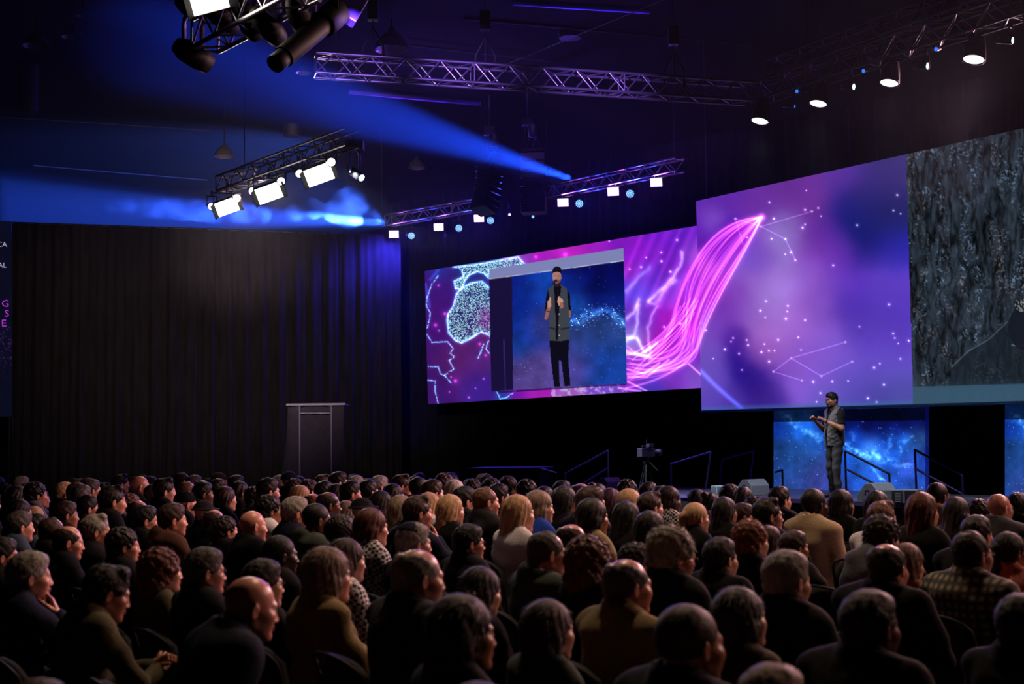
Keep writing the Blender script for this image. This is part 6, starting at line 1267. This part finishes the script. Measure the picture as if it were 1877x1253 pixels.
def slot_box(px, py, w, h, label, slots):
    p = PZ(px, py, DECK); e = empty('speaker_box', p, 0, label, 'loudspeaker'); W = Matrix.Translation(p) @ Matrix.Rotation(math.atan2(ed.y, ed.x)+0.45, 4, 'Z')
    bm = bmesh.new(); box_bm(bm, (0, 0, h/2), (w, w*0.8, h), None, 0.012); link('cabinet', bm_mesh('cabinet', bm), M('speaker_grey'), e, W)
    for sx, ww in ((-0.25, 0.40), (0.25, 0.40)):
        bm = bmesh.new(); box_bm(bm, (0, 0, 0), (w*ww, 0.012, h*0.82), None, 0.003); g = link('grille', bm_mesh('grille', bm), M('grille'), e, W @ Matrix.Translation((sx*w, -w*0.4-0.004, h/2)))
    for k in range(slots):
        bm = bmesh.new(); box_bm(bm, (0, 0, 0), (w*0.22, 0.012, h*0.05), None); link('vent_slat', bm_mesh('vent_slat', bm), mat('pale_plastic', 'b8bec4', 0.5), e, W @ Matrix.Translation((-w*0.22, -w*0.4-0.012, h*(0.15+0.12*k))))
    return e
slot_box(1664, 922, 0.40, 0.21, 'low grey front-fill speaker with pale slats right of the nearest monitor', 6)
slot_box(1318, 905, 0.24, 0.16, 'small grey speaker box on the stage edge left of the middle monitor', 0)
# hand rails and steps behind the stage
rl = mat('rail_paint', '2a2c3a', 0.35, 0.7); rv = mat('rail_pale', 'c0c8dc', 0.35, 0.3)
def rail(name, posts, rails, m, label, r=0.022):
    e = empty('handrail', posts[0][1], 0, label, 'handrail')
    for a, b in posts: bar('post', b, a, r, m, e, 8)
    for a, b in rails: bar('rail', a, b, r, m, e, 8)
    for a, _ in posts: lathe('post_cap', [(0, 0.02), (r*1.05, 0.01), (r*1.05, -0.02)], 10, m, e, Matrix.Translation(a))
    return e
def pr(x, y, d): return P(x, y, d)
def dn(p, z): return Vector((p.x, p.y, z))
a, b = pr(1549, 826, 25.9), pr(1630, 868, 25.5); rail('r', [(a, dn(a, 0.0)), (b, dn(b, 0.0))], [(a, b), (pr(1549, 858, 25.9), pr(1631, 901, 25.5))], rl, 'dark step rail against the blue backdrop, directly right of the presenter')
a, b = pr(1677, 824, 25.0), pr(1764, 871, 24.4); rail('r', [(a, dn(a, 0.0)), (b, dn(b, 0.0))], [(a, b), (pr(1679, 859, 25.0), pr(1766, 906, 24.4))], mat('rail_violet_lit', '3a3068', 0.35, 0.6), 'violet-lit step rail crossing the right edge of the blue backdrop')  # violet light painted into the second rail's colour
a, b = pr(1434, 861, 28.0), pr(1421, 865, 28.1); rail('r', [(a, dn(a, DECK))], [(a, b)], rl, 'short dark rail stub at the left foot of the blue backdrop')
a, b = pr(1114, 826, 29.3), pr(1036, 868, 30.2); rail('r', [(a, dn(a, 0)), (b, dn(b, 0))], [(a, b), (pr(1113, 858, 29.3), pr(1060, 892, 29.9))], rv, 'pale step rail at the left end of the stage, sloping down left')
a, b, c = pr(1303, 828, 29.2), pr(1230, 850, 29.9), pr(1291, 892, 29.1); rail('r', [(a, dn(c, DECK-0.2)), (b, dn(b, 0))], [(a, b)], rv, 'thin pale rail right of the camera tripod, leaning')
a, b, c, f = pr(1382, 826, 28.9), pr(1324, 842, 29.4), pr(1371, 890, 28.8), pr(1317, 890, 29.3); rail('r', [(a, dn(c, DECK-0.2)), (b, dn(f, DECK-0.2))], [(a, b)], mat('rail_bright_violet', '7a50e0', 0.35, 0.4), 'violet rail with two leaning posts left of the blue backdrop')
def steps(c, w, label):
    e = empty('steps', (c.x, c.y, 0), 0, label, 'steps'); W = Matrix.Translation((c.x, c.y, 0)) @ Matrix.Rotation(math.atan2(VA.y, VA.x), 4, 'Z')
    for k in range(3):
        bm = bmesh.new(); box_bm(bm, (0.13+0.26*k, 0, 0.58-0.2*k), (0.27, w, 0.04)); link('tread', bm_mesh('tread', bm), M('deck'), e, W)
        bm = bmesh.new(); box_bm(bm, (0.24+0.26*k, 0, (0.56-0.2*k)/2), (0.03, w*0.96, 0.56-0.2*k)); link('riser', bm_mesh('riser', bm), M('wood_black'), e, W)
q = FA+VD+ed*(FA+VD-pr(1600, 900, 25.0)).length; q = FA+VD*1.02+ed*((pr(1600, 900, 25.2)-FA-VD).dot(ed)); steps(q, 1.0, 'dark steps leading down behind the stage between the rails')
# camera on a tripod in front of the stage
def tripod_camera():
    p = PZ(1185, 905, 0.9); b = P(1185, 870, 25.0); b.z = 0; e = empty('camera_tripod', b, 0, 'unmanned video camera on a tall tripod before the stage', 'camera'); m = M('black_metal')
    top = Vector((b.x, b.y, 1.40))
    for a in (0.3, 2.4, 4.5):
        k = Vector((0.42*math.cos(a), 0.42*math.sin(a), 0)); mid = top+(b+k-top)*0.5
        l = bar('leg', top-Vector((0,0,0.06)), b+k, 0.016, m, e); bar('leg_tube', top-Vector((0,0,0.06))+k*0.12, mid+k*0.05, 0.013, m, l)
    bar('centre_column', b+Vector((0,0,0.55)), top, 0.02, m, e); box('fluid_head', top+Vector((0,0,0.05)), (0.12, 0.10, 0.12), m, e)
    bar('pan_handle', top+Vector((0.03,-0.02,0.05)), top+Vector((0.18, -0.38, -0.14)), 0.01, m, e)
    cb = top+Vector((0,0,0.20)); cm = mat('camera_body', '3c3648', 0.4, 0.3); R = Matrix.Rotation(-0.9, 3, 'Z'); box('camera_body', cb, (0.13, 0.34, 0.17), cm, e, rot=R); W = Matrix.Translation(cb) @ R.to_4x4()
    lathe('camera_lens', [(0.0, 0.0), (0.05, 0.0), (0.05, 0.14), (0.062, 0.15), (0.062, 0.20), (0.0, 0.195)], 14, cm, e, W @ Matrix.Translation((0, 0.16, 0)) @ Matrix.Rotation(-math.pi/2, 4, 'X'))
    box('viewfinder', cb+R@Vector((0.09, 0.02, 0.13)), (0.08, 0.12, 0.07), cm, e, rot=R); bar('carry_handle', cb+R@Vector((0, -0.1, 0.12)), cb+R@Vector((0, 0.1, 0.12)), 0.012, cm, e)
tripod_camera()
# black riser at the left end of the stage
def riser():
    a = P(858, 857, 27.5); b = P(988, 857, 27.2); a.z = b.z = 0; top = P(920, 857, 27.3).z; e = empty('riser', (a+b)/2, 0, 'low black cloth-skirted riser with a violet-lit edge below the left screen', 'platform')
    t = (b-a).normalized(); n = Vector((-t.y, t.x, 0)); prism('skirt', [a, b, b+n*1.6, a+n*1.6], 0, top-0.04, M('black_drape'), e); prism('top_board', [a-t*0.03-n*0.03, b+t*0.03-n*0.03, b+t*0.03+n*1.63, a-t*0.03+n*1.63], top-0.04, top, mat('riser_edge_lit', '4a3a90', 0.3, 0.3), e)  # the violet light on its edge is in the board colour
    r = P(988, 857, 27.2); s = P(1020, 866, 27.4); bar('side_rail', r, s, 0.012, rv, e); bar('rail_post', s, dn(s, 0), 0.012, rl, e)
riser()
# frame tower with cloth
def tower():
    d = 31.5; e = empty('frame_tower', dn(P(570, 870, d), 0), 0, 'tall pipe frame with dark cloth and a pale top board before the left drape', 'frame'); m = mat('tower_pipe', '8a8ab0', 0.4, 0.3)
    tl, tr = P(526, 741, d), P(632, 741, d); t = (tr-tl).normalized(); n = Vector((0, 1, 0))
    prism('top_board', [tl-t*0.02, tr, tr+n*0.9, tl+n*0.9-t*0.02], tl.z-0.03, tl.z+0.02, mat('pale_board', '9094b0', 0.35), e)
    for x in (549, 607):
        for q in (0.02, 0.85): p = P(x, 745, d)+n*q; bar('pipe', dn(p, 0), dn(p, tl.z-0.03), 0.022, m, e)
    bar('cross_pipe', P(549, 757, d)+n*0.02, P(607, 757, d)+n*0.02, 0.015, m, e)
    N = 16; vs, fs = [], []                                        # cloth, flaring to the lower left
    for i in range(N+1):
        z = (tl.z-0.04)*(1-i/N); sw = 0.02+0.50*(i/N)**2.2
        for j in range(13):
            u = j/12; x0 = P(549, 745, d).x-0.28*(1-(i/N))-sw*1.0*(1-u) if False else P(528, 745, d).x-sw*(1-u)
            x = x0+(P(630, 745, d).x-P(528, 745, d).x)*u; vs.append((x, d+0.06+0.025*math.sin(u*30+i*0.1), z))
    for i in range(N):
        for j in range(12): fs.append((i*13+j, i*13+j+1, (i+1)*13+j+1, (i+1)*13+j))
    o = link('cloth', mesh('cloth', vs, fs, True), mat('tower_cloth', '302c40', 0.9, vary=0.2, scale=8), e, Matrix.Identity(4)); md = o.modifiers.new('s', 'SOLIDIFY'); md.thickness = 0.01
tower()
# ---------------------------------------------------------------- ceiling things
def dome_lamp(px, py, w, d, label, group='dome pendants'):
    p = P(px, py, d); r = w/2/F_PX*d; e = empty('pendant_lamp', p, 0, label, 'lamp', group)
    lathe('shade', [(r*1.0, 0), (r*0.97, 0.02), (r*0.85, r*0.45), (r*0.55, r*0.85), (r*0.2, r*1.05), (r*0.16, r*1.35), (0, r*1.4)], 24, M('dome'), e, Matrix.Translation(p)); lathe('reflector', [(r*0.95, 0.005), (r*0.7, r*0.3), (r*0.25, r*0.45), (0, r*0.45)], 24, mat('reflector', 'a8a0b0', 0.25, 0.8), e, Matrix.Translation(p))
    bar('stem', p+Vector((0,0,r*1.35)), (p.x, p.y, max(CEIL, p.z+r*1.4+0.1)), 0.015, M('black_metal'), e)
dome_lamp(66, 84, 48, 23.5, 'leftmost dark dome pendant near the upper left corner'); dome_lamp(132, 68, 38, 25, 'second dome pendant near the upper left corner'); dome_lamp(152, 30, 22, 22, 'small dome pendant highest at upper left')
dome_lamp(411, 287, 38, 34, 'violet-rimmed dome pendant above the left end of the left truss'); dome_lamp(764, 308, 32, 38, 'pale-rimmed dome pendant between the two far trusses'); dome_lamp(718, 92, 66, 27, 'ringed violet dome pendant above the main truss'); dome_lamp(556, 134, 30, 30, 'small violet-rimmed dome behind the left end of the main truss')
def pipe(x0, y0, x1, y1, z, r, label, m=None):
    a, b = PZ(x0, y0, z), PZ(x1, y1, z); tag(bar('conduit', a, b, r, m or mat('conduit', '16131e', 0.7, 0.1), None, 8), label, 'pipe')
pipe(750, 82, 1010, 112, 10.51, 0.03, 'thin conduit above the main truss'); pipe(850, 34, 1400, 84, 10.57, 0.03, 'upper thin conduit near the top edge'); pipe(60, 303, 380, 330, 10.57, 0.02, 'long faint conduit at left above the blue band')
pipe(0, 214, 400, 240, 10.51, 0.02, 'faint ceiling conduit across the upper left')
pipe(640, 168, 880, 190, 10.51, 0.06, 'violet-lit duct edge under the left part of the main truss', mat('conduit_violet_lit', '6a48c0', 0.4, 0.4)); pipe(940, 4, 1190, 20, 10.57, 0.07, 'blue-lit duct at the top edge, centre', mat('conduit_blue_lit', '3a3ac0', 0.4, 0.4))  # violet and blue light on these ducts put into their colours
for i, (px, y0, y1, d) in enumerate([(1045, 0, 70, 28), (536, 130, 250, 36), (50, 120, 205, 30)]):
    a = P(px, y1, d); e = empty('flexible_duct', a, 0, ('ribbed hanging duct at the top, right of the ringed dome', 'faint ribbed duct under the upper left truss', 'faint ribbed duct at the far left')[i], 'duct'); L = CEIL-a.z
    prof = [(0, 0)]+[(0.22+0.025*(k % 2), L*k/40) for k in range(41)]; lathe('duct', prof, 14, mat('duct', '1c1824', 0.6), e, Matrix.Translation(a))
a, b = P(928, 118, 20.6), P(1216, 0, 17.5); tag(bar('guy_wire', a, b, 0.005, mat('wire', '8a8a98', 0.4, 0.8)), 'thin pale wire rising right from the main truss', 'cable')
for x, y, d, l in ((684, 108, 20.0, 'left hanging sling of the main truss'), (1236, 150, 21.0, 'right hanging sling of the main truss'), (890, 125, 20.4, 'middle hanging sling of the main truss')):
    p = P(x, y, d); e = empty('rigging_sling', p, 0, l, 'rigging'); bar('steel_wire', p+Vector((0,0,0.1)), (p.x, p.y, CEIL), 0.008, M('cable'), e); tube('sling_loop', [p+Vector((-0.17, 0, -0.18)), p+Vector((-0.15, 0, 0.2)), p+Vector((0, 0, 0.5)), p+Vector((0.15, 0, 0.2)), p+Vector((0.17, 0, -0.18))], 0.02, M('cable'), e); box('hoist_motor', p+Vector((0, 0, 0.75)), (0.16, 0.16, 0.3), M('black_metal'), e)
for i, (x, y0, y1, d) in enumerate(((1237, 170, 300, 29), (1296, 175, 370, 28.6), (1002, 190, 285, 31), (622, 0, 250, 23.5), (880, 165, 235, 32.5), (985, 168, 222, 31.6), (448, 0, 320, 24.6), (700, 400, 330, 36.6), (1120, 330, 200, 30.5))):
    hang(x, y0, max(y0, y1), d, 'thin hanging cable, '+('down to the right end of the far truss', 'down to the tall right screen corner', 'beside the right loudspeaker column', 'holding the right end of the left truss', 'above the left loudspeaker column', 'above the right loudspeaker column', 'holding the left end of the left truss', 'holding the far left truss', 'holding the far right truss')[i], 0.008, CEIL)
# truss hangers of the right rig
for i, (x, y, d) in enumerate(((1480, 142, 20.5), (1700, 68, 18.8), (1500, 96, 22.6), (1720, 8, 20.7))): hang(x, y, y, d, 'thin cable holding the '+('near right truss, left', 'near right truss, right', 'far right truss, left', 'far right truss, right')[i]+' one', 0.008, CEIL)
# dark fixtures hanging from the upper left truss
for i, (x, y, d, a) in enumerate(((430, 52, 12.7, 0.3), (470, 64, 12.5, -0.2), (512, 72, 12.2, 0.1), (556, 52, 12.0, -0.4))):
    p = P(x, y, d); moving_head(p, p+Vector((0.5+a, 1.2, -0.6)), 0.09, M('lens_off'), ('first', 'second', 'third', 'fourth')[i]+' unlit black moving head from the left under the upper left truss')
p = P(592, 44, 12.0); e = empty('profile_spot', p, 0, 'long black profile spot slanting down left from the top edge', 'stage light'); q = P(520, 104, 11.6)
bar('barrel', p, q, 0.10, M('black_metal'), e, 16); bar('lens_tube', q, q+(q-p).normalized()*0.14, 0.085, M('black_metal'), e, 16); bar('lamp_house', p, p+(p-q).normalized()*0.26, 0.13, M('black_metal'), e, 16); tube('yoke', [p+Vector((0.13,0,0)), p+Vector((0.13, 0, 0.35)), p+Vector((-0.13, 0, 0.35)), p+Vector((-0.13, 0, 0))], 0.015, M('black_metal'), e)
p = P(646, 8, 12.4); e = empty('cable_case', p, 0, 'dark box with a violet-lit face at the top edge', 'box'); box('case', p, (0.22, 0.2, 0.34), mat('case_violet_lit', '3a2a80', 0.4, 0.2), e, rot=Euler((0, 0.5, 0.3)).to_matrix()); bar('case_strap', p, (p.x, p.y, CEIL), 0.01, M('cable'), e)  # violet light on the case is part of its base colour
# ---------------------------------------------------------------- smoke puffs over the drape, lit by the blue beam
def puff(name, blobs, d, dens, label):
    c = [P(x, y, d) for x, y, _ in blobs]; R = [r/F_PX*d for *_, r in blobs]; lo = [min(q[k]-r*1.3 for q, r in zip(c, R)) for k in range(3)]; hi = [max(q[k]+r*1.3 for q, r in zip(c, R)) for k in range(3)]; h = 0.07
    G = Field(ax(lo[0], hi[0], h), ax(lo[1], hi[1], h), ax(lo[2], hi[2], h))
    for q, r in zip(c, R): G.ell(q, (r, r*0.9, r*0.85), 0.12)
    G.disp(lambda X, Y, Z: 0.06*np.sin(5*X+2*Z)*np.sin(6*Y)*np.sin(6*Z+3*X)+0.03*np.sin(13*X)*np.sin(12*Y+4*Z)*np.sin(14*Z)); v, q = G.nets(); me = grid_mesh(name, [(v, q, 0)])
    m = bpy.data.materials.new(name); m.use_nodes = True; nt = m.node_tree; nt.nodes.clear(); vs = nt.nodes.new('ShaderNodeVolumeScatter'); vs.inputs['Color'].default_value = (0.8, 0.85, 1, 1)
    tc = nt.nodes.new('ShaderNodeTexCoord'); n = nt.nodes.new('ShaderNodeTexNoise'); n.inputs['Scale'].default_value = 1.6; n.inputs['Detail'].default_value = 3; nt.links.new(tc.outputs['Object'], n.inputs['Vector'])
    r = nt.nodes.new('ShaderNodeMapRange'); r.inputs[1].default_value = 0.38; r.inputs[2].default_value = 0.68; r.inputs[3].default_value = 0; r.inputs[4].default_value = dens; nt.links.new(n.outputs['Fac'], r.inputs[0]); nt.links.new(r.outputs[0], vs.inputs['Density'])
    o = nt.nodes.new('ShaderNodeOutputMaterial'); nt.links.new(vs.outputs[0], o.inputs['Volume']); tag(link(name, me, m), label, 'smoke', kind='stuff')
puff('smoke_puff', [(700, 392, 16), (672, 372, 26), (640, 368, 30), (612, 388, 26), (575, 384, 24), (640, 400, 24), (540, 392, 20)], 38.0, 0.045, 'billowing blue smoke above the drape beside the far left truss')
puff('smoke_puff', [(480, 394, 20), (450, 390, 24), (420, 388, 26), (390, 386, 27), (360, 384, 28), (330, 383, 27), (300, 382, 25), (270, 380, 24), (240, 378, 22), (210, 378, 20)], 38.6, 0.011, 'long low smoke drift above the middle of the left drape')
